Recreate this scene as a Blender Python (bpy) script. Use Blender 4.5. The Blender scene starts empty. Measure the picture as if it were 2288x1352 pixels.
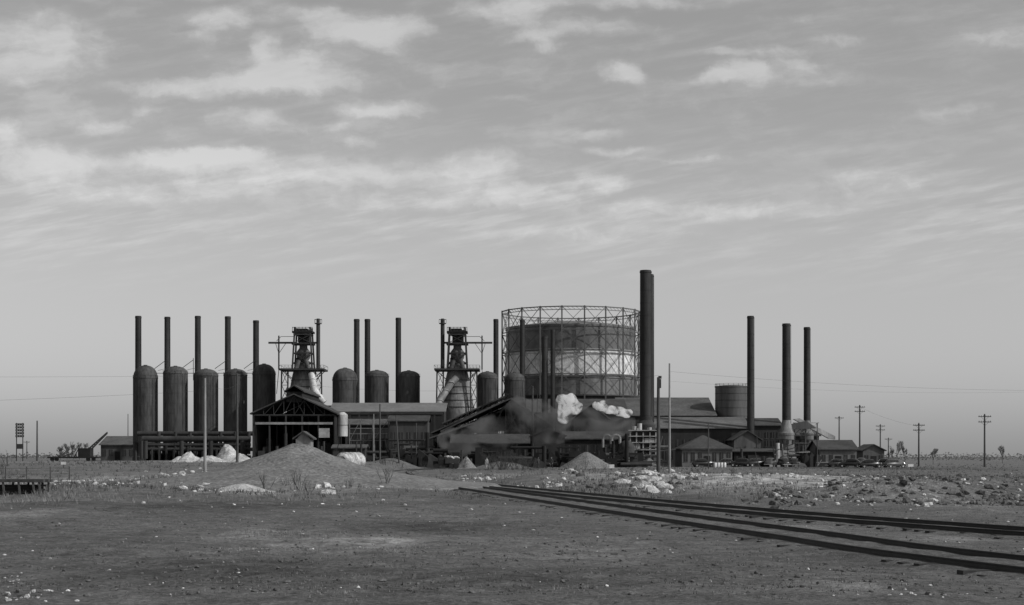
import bpy, math, random, bisect, bmesh
from mathutils import Vector, noise, Matrix
random.seed(7)
sc=bpy.context.scene
F=3600.0; H=2.0; HY=1020.0; CX=1144.0
def X(px,D): return (px-CX)/F*D
def Z(py,D): return H+(HY-py)/F*D
def S(p,D): return p/F*D
def sst(a,b,v):
    t=max(0,min(1,(v-a)/(b-a))); return t*t*(3-2*t)
def GP(px,py):
    D=H*F/(py-HY); return (X(px,D),D)
MAIN=[(13.5,14),(10.6,23),(8.2,32.3),(7.1,39),(4.9,52),(1.2,75),(-4.5,112),(-8.8,144),(-13.2,189),(-14.5,222),(-11,262),(-2,300)]
SIDE=[(20,24),(14.6,37),(11.6,45.6),(9.5,52.6),(6.5,65.5),(2.5,85),(-2.6,112),(-6.9,134),(-11.5,168)]
def catmull(pts,n=24):
    out=[]
    P=[Vector((p[0],p[1],0)) for p in pts]
    P=[P[0]*2-P[1]]+P+[P[-1]*2-P[-2]]
    for i in range(1,len(P)-2):
        for k in range(n):
            t=k/n
            a,b,c,d=P[i-1],P[i],P[i+1],P[i+2]
            out.append(0.5*((2*b)+(c-a)*t+(2*a-5*b+4*c-d)*t*t+(3*b-a-3*c+d)*t**3))
    out.append(P[-2]); return out
MC=catmull(MAIN); SCV=catmull(SIDE)
TR=[(p.x,p.y) for p in MC[::4]]+[(p.x,p.y) for p in SCV[::4]]
def trackdist(x,y):
    if y>310 or y<5: return 99
    m=1e9
    for a,b in TR:
        dd=(a-x)**2+((b-y)*0.35)**2
        if dd<m: m=dd
    return math.sqrt(m)
BUMPS=[(19.2,80,3.2,3.6,.72),(22.5,84,3,4,.5),(16.6,83,2,3,.3),(26,86,3,4,.5),(8.8,105,2.3,3.4,.42),(7.4,109,2.6,3,.25),(11.9,70,1.0,1.8,.3),(3.6,120,4.5,5,.4),(-20,82,4.5,4.5,.35),(-14,78,3,3,.2),(15,104,6,3,.25)]
def hbase(x,y):
    h=1.05*sst(105,190,y)*sst(-12,-24,x)
    if y<300:
        h+=0.55*math.exp(-((x-17)/17)**2-((y-118)/20)**2)
        h+=0.55*math.exp(-((x+17)/13)**2-((y-112)/18)**2)
        for bx,by,rx,ry,a in BUMPS:
            q=((x-bx)/rx)**2+((y-by)/ry)**2
            if q<5: h+=a*math.exp(-q)*(1+.5*noise.noise(Vector((x*.9,y*.9,3))))
    return h
def hh(x,y,td=None):
    h=hbase(x,y)
    if y>900: return h*0.5
    if td is None: td=trackdist(x,y)
    k=sst(1.6,5.0,td)
    v=Vector((x,y,0))
    n=noise.noise(v*0.06)*0.20+noise.noise(v*0.23+Vector((9,3,1)))*0.12+noise.noise(v*0.9+Vector((5,5,5)))*0.06+noise.noise(v*2.6+Vector((1,5,5)))*0.03
    fade=sst(8,25,math.hypot(x,y))
    return h*k+(n*k*fade) - 0.03*(1-k)
MATS={}
def mat(name,c,rough=0.85,var=0.35,scale=0.6,streak=0,spec=0.3,metal=0.0,bump=0.0,fine=0.15):
    if name in MATS: return MATS[name]
    m=bpy.data.materials.new(name); m.use_nodes=True
    nt=m.node_tree; N=nt.nodes; L=nt.links
    b=N['Principled BSDF']; b.inputs['Roughness'].default_value=rough
    b.inputs['Specular IOR Level'].default_value=spec; b.inputs['Metallic'].default_value=metal
    mp=N.new('ShaderNodeMapping'); geo=N.new('ShaderNodeNewGeometry')
    L.new(geo.outputs['Position'],mp.inputs['Vector'])
    if streak: mp.inputs['Scale'].default_value=(1,1,1.0/streak)
    n1=N.new('ShaderNodeTexNoise'); n1.inputs['Scale'].default_value=scale; n1.inputs['Detail'].default_value=6; n1.inputs['Roughness'].default_value=0.65
    L.new(mp.outputs[0],n1.inputs['Vector'])
    n2=N.new('ShaderNodeTexNoise'); n2.inputs['Scale'].default_value=scale*7; n2.inputs['Detail'].default_value=3
    L.new(mp.outputs[0],n2.inputs['Vector'])
    r=N.new('ShaderNodeMapRange'); r.inputs[1].default_value=0.33; r.inputs[2].default_value=0.67
    r.inputs[3].default_value=1-var; r.inputs[4].default_value=1+var
    L.new(n1.outputs['Fac'],r.inputs[0])
    r2=N.new('ShaderNodeMapRange'); r2.inputs[1].default_value=0.3; r2.inputs[2].default_value=0.7
    r2.inputs[3].default_value=1-fine; r2.inputs[4].default_value=1+fine
    L.new(n2.outputs['Fac'],r2.inputs[0])
    mu=N.new('ShaderNodeMath'); mu.operation='MULTIPLY'; L.new(r.outputs[0],mu.inputs[0]); L.new(r2.outputs[0],mu.inputs[1])
    m3=N.new('ShaderNodeMath'); m3.operation='MULTIPLY'; m3.inputs[1].default_value=c; m3.use_clamp=True; L.new(mu.outputs[0],m3.inputs[0])
    L.new(m3.outputs[0],b.inputs['Base Color'])
    if bump:
        bp=N.new('ShaderNodeBump'); bp.inputs['Strength'].default_value=bump; bp.inputs['Distance'].default_value=0.1
        L.new(n2.outputs['Fac'],bp.inputs['Height']); L.new(bp.outputs[0],b.inputs['Normal'])
    MATS[name]=m; return m
STEEL=mat('dark_steel',0.038,0.8,0.35,0.3,4,spec=.2)
STACK=mat('stack_steel',0.036,0.8,0.3,0.35,6,spec=.15)
STOVE=mat('stove_plate',0.06,0.8,0.35,0.3,5,fine=0.3,spec=.15)
BLACK=mat('sooty_black',0.015,0.9,0.4,0.3)
SOOT=mat('sooty_siding',0.03,0.85,0.4,0.25,3)
GREY=mat('grey_siding',0.08,0.8,0.45,0.3,4)
ROOF=mat('weathered_roof',0.075,0.85,0.3,0.3,fine=0.25)
ROOFD=mat('dark_roof',0.045,0.85,0.35,0.3,fine=.25)
LIGHT=mat('light_plate',0.32,0.6,0.5,0.5,3)
WHITE=mat('white_paint',0.6,0.6,0.2,0.7,2)
ALU=mat('aluminium_paint',0.5,0.55,0.28,0.35,1.6,fine=0.3)
LIFT=mat('gasholder_plate',0.095,0.45,0.35,0.12,2,fine=0.3,spec=0.5)
FRAME=mat('frame_steel',0.09,0.7,0.2,0.5)
CONC=mat('concrete_wall',0.2,0.9,0.3,0.4,3)
GLASS=mat('window_glass',0.02,0.2,0.3,0.8,spec=0.5)
WOOD=mat('weathered_wood',0.06,0.9,0.35,1.2,4)
WOODL=mat('pale_wood',0.18,0.9,0.3,1.2,4)
RAIL=mat('rail_steel',0.025,0.6,0.3,1.0)
TIE=mat('tie_wood',0.035,0.95,0.4,2.0)
CINDER=mat('cinder_gravel',0.10,0.95,0.35,1.2,bump=0.8,fine=0.5)
PILE=mat('ore_pile',0.14,0.95,0.22,0.6,bump=1.0,fine=0.45)
PALE=mat('pale_gravel',0.36,0.95,0.35,1.5,bump=0.8,fine=0.45)
ROCK=mat('slag_rock',0.42,0.9,0.45,2.0,bump=0.6,fine=0.3)
ROCKD=mat('dark_rock',0.085,0.9,0.45,2.0,bump=0.6,fine=0.3)
TWIG=mat('bare_twigs',0.05,0.95,0.3,2.0)
DRYG=mat('dry_grass_blades',0.18,0.95,0.5,0.6)
TREEM=mat('distant_branches',0.11,0.95,0.3,0.2)
CARP=mat('car_paint',0.02,0.25,0.1,1.0,spec=0.6)
CARP2=mat('car_paint_grey',0.06,0.3,0.1,1.0,spec=0.6)
CHROME=mat('chrome',0.6,0.2,0.1,1.0,metal=1.0)
RUBBER=mat('tyre_rubber',0.02,0.9,0.2,3.0)
CLOTH=mat('work_clothes',0.05,0.95,0.3,4.0)
CLOTHL=mat('pale_shirt',0.55,0.95,0.2,4.0)
SKIN=mat('skin',0.30,0.7,0.1,5.0)
class B:
    def __init__(s): s.v=[]; s.f=[]
    def quad(s,*p):
        i=len(s.v); s.v+= [tuple(q) for q in p]; s.f.append(tuple(range(i,i+len(p)))); return s
    def box(s,x0,x1,y0,y1,z0,z1):
        i=len(s.v)
        s.v+=[(x0,y0,z0),(x1,y0,z0),(x1,y1,z0),(x0,y1,z0),(x0,y0,z1),(x1,y0,z1),(x1,y1,z1),(x0,y1,z1)]
        for f in ((0,3,2,1),(4,5,6,7),(0,1,5,4),(1,2,6,5),(2,3,7,6),(3,0,4,7)): s.f.append(tuple(i+k for k in f))
        return s
    def cyl(s,p0,p1,r0,r1=None,n=12,caps=True):
        if r1 is None: r1=r0
        p0=Vector(p0); p1=Vector(p1); d=(p1-p0)
        if d.length<1e-6: return s
        d.normalize()
        a=Vector((0,0,1)) if abs(d.z)<0.9 else Vector((1,0,0))
        u=d.cross(a).normalized(); w=d.cross(u)
        i=len(s.v)
        for P,r in ((p0,r0),(p1,r1)):
            for k in range(n):
                t=2*math.pi*k/n+math.pi/n
                s.v.append(tuple(P+u*math.cos(t)*r+w*math.sin(t)*r))
        for k in range(n):
            k2=(k+1)%n; s.f.append((i+k,i+k2,i+n+k2,i+n+k))
        if caps:
            s.f.append(tuple(i+k for k in range(n-1,-1,-1))); s.f.append(tuple(i+n+k for k in range(n)))
        return s
    def beam(s,p0,p1,w): return s.cyl(p0,p1,w*0.7,n=4)
    def pipe(s,pts,r,n=12):
        for a,b in zip(pts[:-1],pts[1:]): s.cyl(a,b,r,r,n)
        return s
    def lathe(s,cx,cy,prof,n=32):
        i=len(s.v)
        for r,z in prof:
            for k in range(n):
                t=2*math.pi*k/n; s.v.append((cx+r*math.cos(t),cy+r*math.sin(t),z))
        for j in range(len(prof)-1):
            for k in range(n):
                k2=(k+1)%n; s.f.append((i+j*n+k,i+j*n+k2,i+(j+1)*n+k2,i+(j+1)*n+k))
        s.f.append(tuple(i+k for k in range(n-1,-1,-1)))
        j=len(prof)-1; s.f.append(tuple(i+j*n+k for k in range(n)))
        return s
    def ring(s,cx,cy,z,r,w,n=40):
        pts=[Vector((cx+r*math.cos(2*math.pi*k/n),cy+r*math.sin(2*math.pi*k/n),z)) for k in range(n+1)]
        for a,b in zip(pts[:-1],pts[1:]): s.cyl(a,b,w*0.7,n=4,caps=False)
        return s
    def prism(s,poly,y0,y1):
        i=len(s.v); n=len(poly)
        for y in (y0,y1):
            for x,z in poly: s.v.append((x,y,z))
        s.f.append(tuple(i+k for k in range(n))); s.f.append(tuple(i+n+k for k in range(n-1,-1,-1)))
        for k in range(n):
            k2=(k+1)%n; s.f.append((i+k,i+n+k,i+n+k2,i+k2))
        return s
def mk(name,b,m,parent=None,smooth=True,ang=35):
    me=bpy.data.meshes.new(name)
    o=bpy.data.objects.new(name,me)
    if parent is not None:
        off=parent.location.copy(); o.parent=parent
        vs=[(v[0]-off.x,v[1]-off.y,v[2]-off.z) for v in b.v]
    else:
        c=Vector((0,0,0))
        if b.v:
            xs=[v[0] for v in b.v]; ys=[v[1] for v in b.v]; zs=[v[2] for v in b.v]
            c=Vector(((min(xs)+max(xs))/2,(min(ys)+max(ys))/2,min(zs)))
        o.location=c
        vs=[(v[0]-c.x,v[1]-c.y,v[2]-c.z) for v in b.v]
    me.from_pydata(vs,[],b.f); me.update()
    bm=bmesh.new(); bm.from_mesh(me); bmesh.ops.recalc_face_normals(bm,faces=bm.faces); bm.to_mesh(me); bm.free()
    me.materials.append(m)
    if smooth:
        for p in me.polygons: p.use_smooth=True
        me.set_sharp_from_angle(angle=math.radians(ang))
    sc.collection.objects.link(o)
    return o
def empty(name,x,y,z):
    e=bpy.data.objects.new(name,None); e.location=(x,y,z); e.empty_display_size=1
    sc.collection.objects.link(e); return e
# ------------------------------------------------ ground
LP=[]
def patch(px,py,wpx,hpx,a):
    x,y=GP(px,py)
    _,y1=GP(px,py-hpx/2) if py-hpx/2>HY+6 else (0,y*1.4); _,y2=GP(px,py+hpx/2)
    LP.append((x,y,S(wpx/2,y),max(0.5,(y1-y2)/2),a))
patch(800,1212,420,45,0.6); patch(560,1195,260,30,0.4)
patch(200,1080,420,18,0.9); patch(560,1104,180,14,0.6); patch(760,1095,200,14,0.4)
patch(1450,1072,340,34,0.6); patch(1650,1085,520,24,0.6); patch(1850,1084,260,22,0.6)
patch(1960,1110,260,50,0.3); patch(1150,1065,280,14,0.35)
patch(300,1046,500,10,0.3); patch(60,1150,200,60,0.3); patch(1300,1225,500,50,0.25)
patch(950,1180,300,30,-0.3); patch(1250,1300,700,60,-0.2); patch(500,1280,600,60,-0.2)
patch(1900,1045,400,10,-0.4); patch(1100,1045,300,10,-0.4); patch(400,1130,700,24,-0.35)
patch(1900,1310,500,80,0.2); patch(1700,1180,300,20,0.5); patch(2100,1200,300,14,0.5)
patch(1540,1115,300,16,-0.3); patch(1100,1110,200,14,-.3)
def lightness(x,y):
    a=0
    for (cx,cy,rx,ry,s) in LP:
        q=((x-cx)/rx)**2+((y-cy)/ry)**2
        if q<4: a+=s*math.exp(-q*1.2)
    return a
ys=[-80,-50,-30,-15,-5,2,8,13]
y=16.0
while y<420: ys.append(y); y*=1.0072 if y<60 else 1.0105
while y<9000: ys.append(y); y*=1.09
NC=340
gv=[];gf=[];att=[]
for r,y in enumerate(ys):
    w=max(40,(abs(y)+25)*0.75)
    if y>900: w=y*1.5
    for c in range(NC+1):
        x=(c/NC*2-1)*w
        td=trackdist(x,y)
        gv.append((x,y,hh(x,y,td)))
        att.append(lightness(x,y))
for r in range(len(ys)-1):
    for c in range(NC):
        a=r*(NC+1)+c; gf.append((a,a+1,a+NC+2,a+NC+1))
me=bpy.data.meshes.new('ground'); me.from_pydata(gv,[],gf)
at=me.attributes.new('pale','FLOAT','POINT'); at.data.foreach_set('value',att)
for p in me.polygons: p.use_smooth=True
go=bpy.data.objects.new('ground',me); sc.collection.objects.link(go)
m=bpy.data.materials.new('dirt_ground'); m.use_nodes=True; nt=m.node_tree; N=nt.nodes; L=nt.links
b=N['Principled BSDF']; b.inputs['Roughness'].default_value=0.97; b.inputs['Specular IOR Level'].default_value=0.1
geo=N.new('ShaderNodeNewGeometry')
def nz(scale,detail=6,rough=0.6,off=0):
    mp=N.new('ShaderNodeMapping'); mp.inputs['Location'].default_value=(off,off*2,0); L.new(geo.outputs['Position'],mp.inputs[0])
    n=N.new('ShaderNodeTexNoise'); n.inputs['Scale'].default_value=scale; n.inputs['Detail'].default_value=detail; n.inputs['Roughness'].default_value=rough
    L.new(mp.outputs[0],n.inputs['Vector']); return n.outputs['Fac']
def mr(s,a,b_,c,d,sm=False):
    r=N.new('ShaderNodeMapRange'); r.inputs[1].default_value=a; r.inputs[2].default_value=b_; r.inputs[3].default_value=c; r.inputs[4].default_value=d
    if sm: r.interpolation_type='SMOOTHSTEP'
    L.new(s,r.inputs[0]); return r.outputs[0]
def ma(op,a,b_,clamp=False):
    n=N.new('ShaderNodeMath'); n.operation=op; n.use_clamp=clamp
    for i,q in enumerate((a,b_)):
        if isinstance(q,(int,float)): n.inputs[i].default_value=q
        else: L.new(q,n.inputs[i])
    return n.outputs[0]
big=mr(nz(0.12,5),0.3,0.7,0.78,1.22)
mid=mr(nz(1.1,8,0.75,3),0.3,0.7,0.52,1.48)
fin=mr(nz(9,6,0.75,7),0.3,0.7,0.4,1.6)
an=N.new('ShaderNodeAttribute'); an.attribute_name='pale'
pal=ma('MULTIPLY',an.outputs['Fac'],mr(nz(0.8,8,0.75,11),0.38,0.62,0.1,1.9))
base=ma('MULTIPLY',ma('MULTIPLY',big,mid),ma('MULTIPLY',fin,0.138))
pl=ma('MAXIMUM',ma('ADD',ma('MULTIPLY',pal,1.5),1.0),0.5)
base=ma('MULTIPLY',base,pl)
vo=N.new('ShaderNodeTexVoronoi'); vo.inputs['Scale'].default_value=12; L.new(geo.outputs['Position'],vo.inputs['Vector'])
sp=ma('MULTIPLY',mr(vo.outputs['Distance'],0.12,0.22,1,0),mr(nz(0.9,4,0.6,21),0.52,0.64,0,1))
base=ma('ADD',base,ma('MULTIPLY',sp,0.13))
vo2=N.new('ShaderNodeTexVoronoi'); vo2.inputs['Scale'].default_value=4; L.new(geo.outputs['Position'],vo2.inputs['Vector'])
sp2=ma('MULTIPLY',mr(vo2.outputs['Distance'],0.12,0.24,1,0),mr(nz(0.5,4,0.6,31),0.43,0.56,0,1))
base=ma('MULTIPLY',base,ma('SUBTRACT',1,ma('MULTIPLY',sp2,0.5)))
L.new(base,b.inputs['Base Color'])
bp=N.new('ShaderNodeBump'); bp.inputs['Strength'].default_value=1.0; bp.inputs['Distance'].default_value=0.2
L.new(ma('ADD',nz(2.5,8,0.75,5),ma('MULTIPLY',nz(14,4,0.7,5),0.4)),bp.inputs['Height']); L.new(bp.outputs[0],b.inputs['Normal'])
me.materials.append(m); DIRT=m
# ------------------------------------------------ tracks
def track(C,name,gauge=1.75,dz=0):
    e=empty(name,C[0].x,C[0].y,0)
    cum=[0]
    for a,b_ in zip(C[:-1],C[1:]): cum.append(cum[-1]+(b_-a).length)
    def at_(s):
        i=min(len(cum)-2,max(0,bisect.bisect(cum,s)-1)); t=(s-cum[i])/max(1e-6,cum[i+1]-cum[i])
        return C[i].lerp(C[i+1],t),(C[i+1]-C[i]).normalized()
    bb=B(); n=len(C); prof=[(-2.2,-0.14),(-1.3,0.03+dz),(-.5,.05+dz),(.5,.05+dz),(1.3,0.03+dz),(2.2,-0.14)]
    for i,p in enumerate(C):
        d=(C[min(i+1,n-1)]-C[max(0,i-1)]).normalized(); q=Vector((d.y,-d.x,0))
        for o_,z in prof:
            v=p+q*o_; bb.v.append((v.x,v.y,z+0.03*noise.noise(Vector((v.x,v.y,0))*0.8)))
    for i in range(n-1):
        for k in range(5): a=i*6+k; bb.f.append((a,a+1,a+7,a+6))
    mk('ballast',bb,DIRT,e)
    tb=B(); s=0.3; total=cum[-1]
    while s<total:
        p,d=at_(s); q=Vector((d.y,-d.x,0)); q=(q+d*random.uniform(-.03,.03)).normalized(); hw=0.11; hl=1.4+random.uniform(-.2,.2)
        z0=-0.08; z1=0.022+random.uniform(-.03,.025)
        c=[p+q*hl+d*hw,p-q*hl+d*hw,p-q*hl-d*hw,p+q*hl-d*hw]
        i=len(tb.v)
        for z in (z0,z1):
            for k in c: tb.v.append((k.x,k.y,z))
        for f in ((0,1,2,3),(4,5,6,7),(0,1,5,4),(1,2,6,5),(2,3,7,6),(3,0,4,7)): tb.f.append(tuple(i+k for k in f))
        s+=0.6+random.uniform(-.05,.05)
    mk('ties',tb,TIE,e,smooth=False)
    for side,nm in ((-1,'rail_1'),(1,'rail_2')):
        rb=B(); pr=[(-0.07,0.02),(0.07,0.02),(0.015,0.045),(0.015,0.115),(0.036,0.125),(0.036,0.15),(-0.036,0.15),(-0.036,0.125),(-0.015,0.115),(-0.015,0.045)]
        m_=len(pr)
        for i,p in enumerate(C):
            d=(C[min(i+1,n-1)]-C[max(0,i-1)]).normalized(); q=Vector((d.y,-d.x,0))
            for o_,z in pr:
                v=p+q*(o_+side*gauge/2); rb.v.append((v.x,v.y,z))
        for i in range(n-1):
            for k in range(m_):
                k2=(k+1)%m_; rb.f.append((i*m_+k,i*m_+k2,(i+1)*m_+k2,(i+1)*m_+k))
        mk(nm,rb,RAIL,e)
track(MC,'railroad_track'); track(SCV,'railroad_track',dz=-0.006)
# ------------------------------------------------ rocks
def rock(bd,x,y,z,r,flat=0.7):
    t=(1+5**.5)/2
    vs=[(-1,t,0),(1,t,0),(-1,-t,0),(1,-t,0),(0,-1,t),(0,1,t),(0,-1,-t),(0,1,-t),(t,0,-1),(t,0,1),(-t,0,-1),(-t,0,1)]
    fs=[(0,11,5),(0,5,1),(0,1,7),(0,7,10),(0,10,11),(1,5,9),(5,11,4),(11,10,2),(10,7,6),(7,1,8),(3,9,4),(3,4,2),(3,2,6),(3,6,8),(3,8,9),(4,9,5),(2,4,11),(6,2,10),(8,6,7),(9,8,1)]
    i=len(bd.v); a=random.uniform(0,6.28); ca,sa=math.cos(a),math.sin(a); sx=random.uniform(.8,1.6); sy=random.uniform(.6,1.1)
    for v in vs:
        k=random.uniform(.6,1.2)/1.9*r
        vx,vy,vz=v[0]*k*sx,v[1]*k*sy,v[2]*k*flat
        bd.v.append((x+vx*ca-vy*sa,y+vx*sa+vy*ca,z+vz+r*0.12))
    for f in fs: bd.f.append(tuple(i+q for q in f))
def rocks(name,n,pxr,pyr,szr,m,gauss=False,power=2.5,cl=0):
    bd=B(); c=0; t=0
    cents=[(random.uniform(*pxr),random.uniform(*pyr)) for _ in range(cl)] if cl else None
    while c<n and t<n*6:
        t+=1
        if cents:
            q=random.choice(cents); px=random.gauss(q[0],(pxr[1]-pxr[0])*0.05); py=random.gauss(q[1],(pyr[1]-pyr[0])*0.12)
        elif gauss: px=random.gauss(sum(pxr)/2,(pxr[1]-pxr[0])/4); py=random.gauss(sum(pyr)/2,(pyr[1]-pyr[0])/4)
        else: px=random.uniform(*pxr); py=random.uniform(*pyr)
        if py<HY+12: continue
        x,y=GP(px,py)
        if trackdist(x,y)<1.5: continue
        r=szr[0]+(szr[1]-szr[0])*random.random()**power
        rock(bd,x,y,hh(x,y),r); c+=1
    mk(name,bd,m,smooth=False)
rocks('scattered_stones',300,(-200,2500),(1110,1350),(0.006,0.05),ROCK,power=5)
rocks('scattered_stones',120,(-200,2500),(1085,1165),(0.02,0.13),ROCK,power=3)
rocks('scattered_stones',3600,(-200,2500),(1075,1345),(0.012,0.06),ROCKD,power=3)
rocks('scattered_stones',70,(-50,2400),(1150,1345),(0.01,0.04),ROCK,cl=8)
rocks('rubble_stones',260,(-20,900),(1072,1094),(0.05,0.3),ROCK,cl=18)
rocks('rubble_stones',80,(405,505),(1064,1102),(0.12,0.42),ROCK,gauss=True)
rocks('rubble_stones',12,(705,745),(1090,1106),(0.15,0.4),ROCK)
rocks('rubble_stones',60,(1250,1310),(1048,1075),(0.1,0.5),ROCK,gauss=True)
rocks('rubble_stones',220,(1395,1510),(1056,1104),(0.12,0.5),ROCK,gauss=True)
rocks('dark_rubble',160,(1250,1560),(1050,1100),(0.1,0.4),ROCKD)
rocks('rubble_stones',340,(1500,1960),(1068,1096),(0.05,0.26),ROCK,cl=20)
rocks('rubble_stones',280,(1840,2300),(1062,1128),(0.04,0.2),ROCK,cl=20)
rocks('dark_rubble',1000,(1840,2300),(1062,1128),(0.06,0.28),ROCKD)
rocks('rubble_stones',130,(1000,1420),(1062,1090),(0.05,0.25),ROCK,cl=9)
rocks('dark_rubble',180,(1690,1815),(1098,1134),(0.06,0.26),ROCKD,gauss=True)
rocks('rubble_stones',60,(1690,1815),(1098,1134),(0.05,0.2),ROCK,gauss=True)
rocks('rubble_stones',30,(-30,160),(1334,1360),(0.01,0.07),ROCK,gauss=True)
rocks('rubble_stones',20,(0,60),(1285,1315),(0.01,0.04),ROCK,gauss=True)
rocks('rubble_stones',24,(1900,2200),(1325,1352),(0.01,0.04),ROCK,gauss=True)
# ------------------------------------------------ piles
def pile(name,cx,cy,rx,ry,hgt,m,rough=0.08,seed=0,sink=0.25,sharp=True):
    bd=B(); nr=30; na=90
    bd.v.append((cx,cy,hbase(cx,cy)+hgt*.97))
    for r in range(1,nr+1):
        q=r/nr
        for k in range(na):
            t=2*math.pi*k/na
            w=1+0.22*noise.noise(Vector((math.cos(t)*1.3+seed,math.sin(t)*1.3,seed)))
            x=cx+rx*q*w*math.cos(t); y=cy+ry*q*w*math.sin(t)
            if sharp:
                u_=max(0,q-.05)/.95; z=hgt*(0.70*max(0,1-u_*1.4)+0.30*(1-u_)**1.3)
            else: z=hgt*(1-sst(0,1,q))
            z+=(noise.noise(Vector((x*0.5+seed,y*0.5,seed)))+.5*noise.noise(Vector((x*1.7,y*1.7,seed))))*rough*hgt*(1-q)
            bd.v.append((x,y,hbase(x,y)+z-(sink if r==nr else 0.02)))
    for k in range(na): bd.f.append((0,1+k,1+(k+1)%na))
    for r in range(nr-1):
        for k in range(na):
            a=1+r*na+k; b_=1+r*na+(k+1)%na; bd.f.append((a,a+na,b_+na,b_))
    return mk(name,bd,m,ang=85)
pile('gravel_pile',X(668,120),120,9.6,11,2.45,PILE,seed=3,rough=0.08)
pile('gravel_pile',X(690,104),104,12.5,12,1.1,PILE,seed=9,sharp=False,rough=.16)
pile('pale_gravel_pile',X(542,88),88,2.0,2.4,0.42,PALE,seed=4,sharp=False)
for px,D,rx,h_,sd in ((425,250,2.8,1.5,5),(512,255,3.6,2.2,6),(470,245,3.2,1.1,7),(540,252,2.4,1.3,17),(400,256,1.8,.9,18)):
    pile('limestone_pile',X(px,D),D,rx,4,h_,PALE,seed=sd,sharp=False,rough=0.5)
pile('ore_pile',X(1310,262),262,6.2,6,2.75,PILE,seed=8,rough=0.06)
pile('ore_pile',X(1042,266),266,2.4,3,2.0,PILE,seed=11)
pile('ore_pile',X(1450,285),285,3.4,4,1.7,CINDER,seed=12)
pile('ore_pile',X(1120,268),268,6,4,1.2,CINDER,seed=22,sharp=False)
pile('ore_pile',X(880,262),262,5,4,1.0,CINDER,seed=23,sharp=False)
# ------------------------------------------------ stoves & stacks
def stove(cxp,wpx,topy,shy,D=350):
    cx=X(cxp,D); r=S(wpx/2,D); z0=hbase(cx,D)-0.3; zt=Z(topy,D); zs=Z(shy,D)
    e=empty('hot_blast_stove',cx,D,z0)
    prof=[(r*1.06,z0),(r*1.06,z0+1.2),(r,z0+1.3),(r,zs),(r*1.03,zs+.02),(r*1.03,zs+.15)]
    for k in range(1,10):
        a=k/10*math.pi/2; prof.append((r*math.cos(a)**.85,zs+.15+(zt-zs)*math.sin(a)))
    mk('shell',B().lathe(cx,D,prof,40),STOVE,e)
    s=B()
    for k in range(1,9): s.ring(cx,D,z0+(zs-z0)*k/9,r*1.002,0.05,40)
    for k in range(26):
        t=2*math.pi*k/26; s.beam((cx+r*math.cos(t),D+r*math.sin(t),z0+1.3),(cx+r*math.cos(t),D+r*math.sin(t),zs),.05)
    mk('plate_bands',s,STOVE,e)
    s=B(); s.cyl((cx,D,zt-0.2),(cx,D,zt+0.25),0.4,n=12)
    mk('top_manhole',s,STEEL,e)
    s=B(); rr=r*1.0
    for k in range(14):
        t=2*math.pi*k/14; s.beam((cx+rr*1.03*math.cos(t),D+rr*1.03*math.sin(t),zs),(cx+rr*1.03*math.cos(t),D+rr*1.03*math.sin(t),zs+0.7),0.03)
    s.ring(cx,D,zs+0.7,r*1.03,0.03)
    s.beam((cx+r*.75,D-r*.75,z0+1),(cx+r*.75,D-r*.75,zs),0.06); s.beam((cx+r*.75+.4,D-r*.68,z0+1),(cx+r*.75+.4,D-r*.68,zs),0.06)
    s.cyl((cx-r*.6,D-r*.95,z0),(cx-r*.6,D-r*.95,z0+4.5),.35,n=12)
    mk('railing_and_ladder',s,STEEL,e)
for c,w,t,sh_ in ((325,54,818,846),(392,54,820,836),(460,54,826,841),(526,52,826,840),(590,51,815,838),
                 (771,56,824,851),(842,53,829,843),(913,50,830,843),(1089,48,832,847),(1150,46,834,851)):
    stove(c,w,t,sh_)
def stack(name,cxp,wpx,topy,D,basepx=None,basew=None,m=STACK,taper=1.08):
    cx=X(cxp,D); r=S(wpx/2,D); z0=hbase(cx,D)-0.3; zt=Z(topy,D)
    e=empty(name,cx,D,z0)
    prof=[(r*taper,z0),(r*(taper*.5+.5),(z0+zt)/2),(r,zt-0.01),(r*0.8,zt),(r*0.8,zt-1.5)]
    mk('shaft',B().lathe(cx,D,prof,28),m,e)
    s=B()
    s.lathe(cx,D,[(r*0.98,zt-0.5),(r*1.07,zt-0.5),(r*1.07,zt-0.2),(r*0.98,zt-0.2)],28)
    z=z0+3
    while z<zt-2: s.ring(cx,D,z,r*(1.0+(taper-1)*(1-(z-z0)/(zt-z0)))*1.01,0.04,28); z+=2.4
    s.beam((cx+r*1.05,D-r*.6,z0+2),(cx+r*1.02,D-r*.6,zt-.3),.06)
    mk('seam_bands',s,m,e)
    if basepx:
        zb=Z(basepx,D); rb=S(basew/2,D)
        mk('base_furnace',B().lathe(cx,D,[(rb,z0),(rb,zb-0.4),(rb*1.06,zb-0.4),(rb*1.06,zb),(r*1.5,zb+0.5),(r*1.05,zb+2.6)],28),mat('furnace_brick',.15,.9,.45,.5,2),e)
        q=B()
        for k in range(3): q.ring(cx,D,z0+1+(zb-z0)*k/3,rb*1.01,.1,28)
        for k in range(8):
            t=math.pi*k/4; q.box(cx+rb*math.cos(t)-.2,cx+rb*math.cos(t)+.2,D+rb*math.sin(t)-.2,D+rb*math.sin(t)+.2,zb-2.2,zb-1.4)
        mk('furnace_bands',q,STEEL,e)
for c,w,t,D in ((309,13.5,706,356),(374,13,708,356),(442,13,706,356),(509,13,707,356),(572,13,716,356),
              (797,12.5,713,357),(821,12.5,713,352),(890,12,710,356),(1108,11,713,356),(1167,11,714,356),(1217,13,752,330),(1235,10,737,300)):
    stack('smokestack',c,w,t,D)
stack('smokestack',1442.5,25,604,310,taper=1.02); stack('smokestack',1452.5,16,613,322)
stack('smokestack',1677,15,706,325); stack('smokestack',1757,18,723,320,968,34); stack('smokestack',1803,14,731,330,968,30)
s=B()
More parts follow.
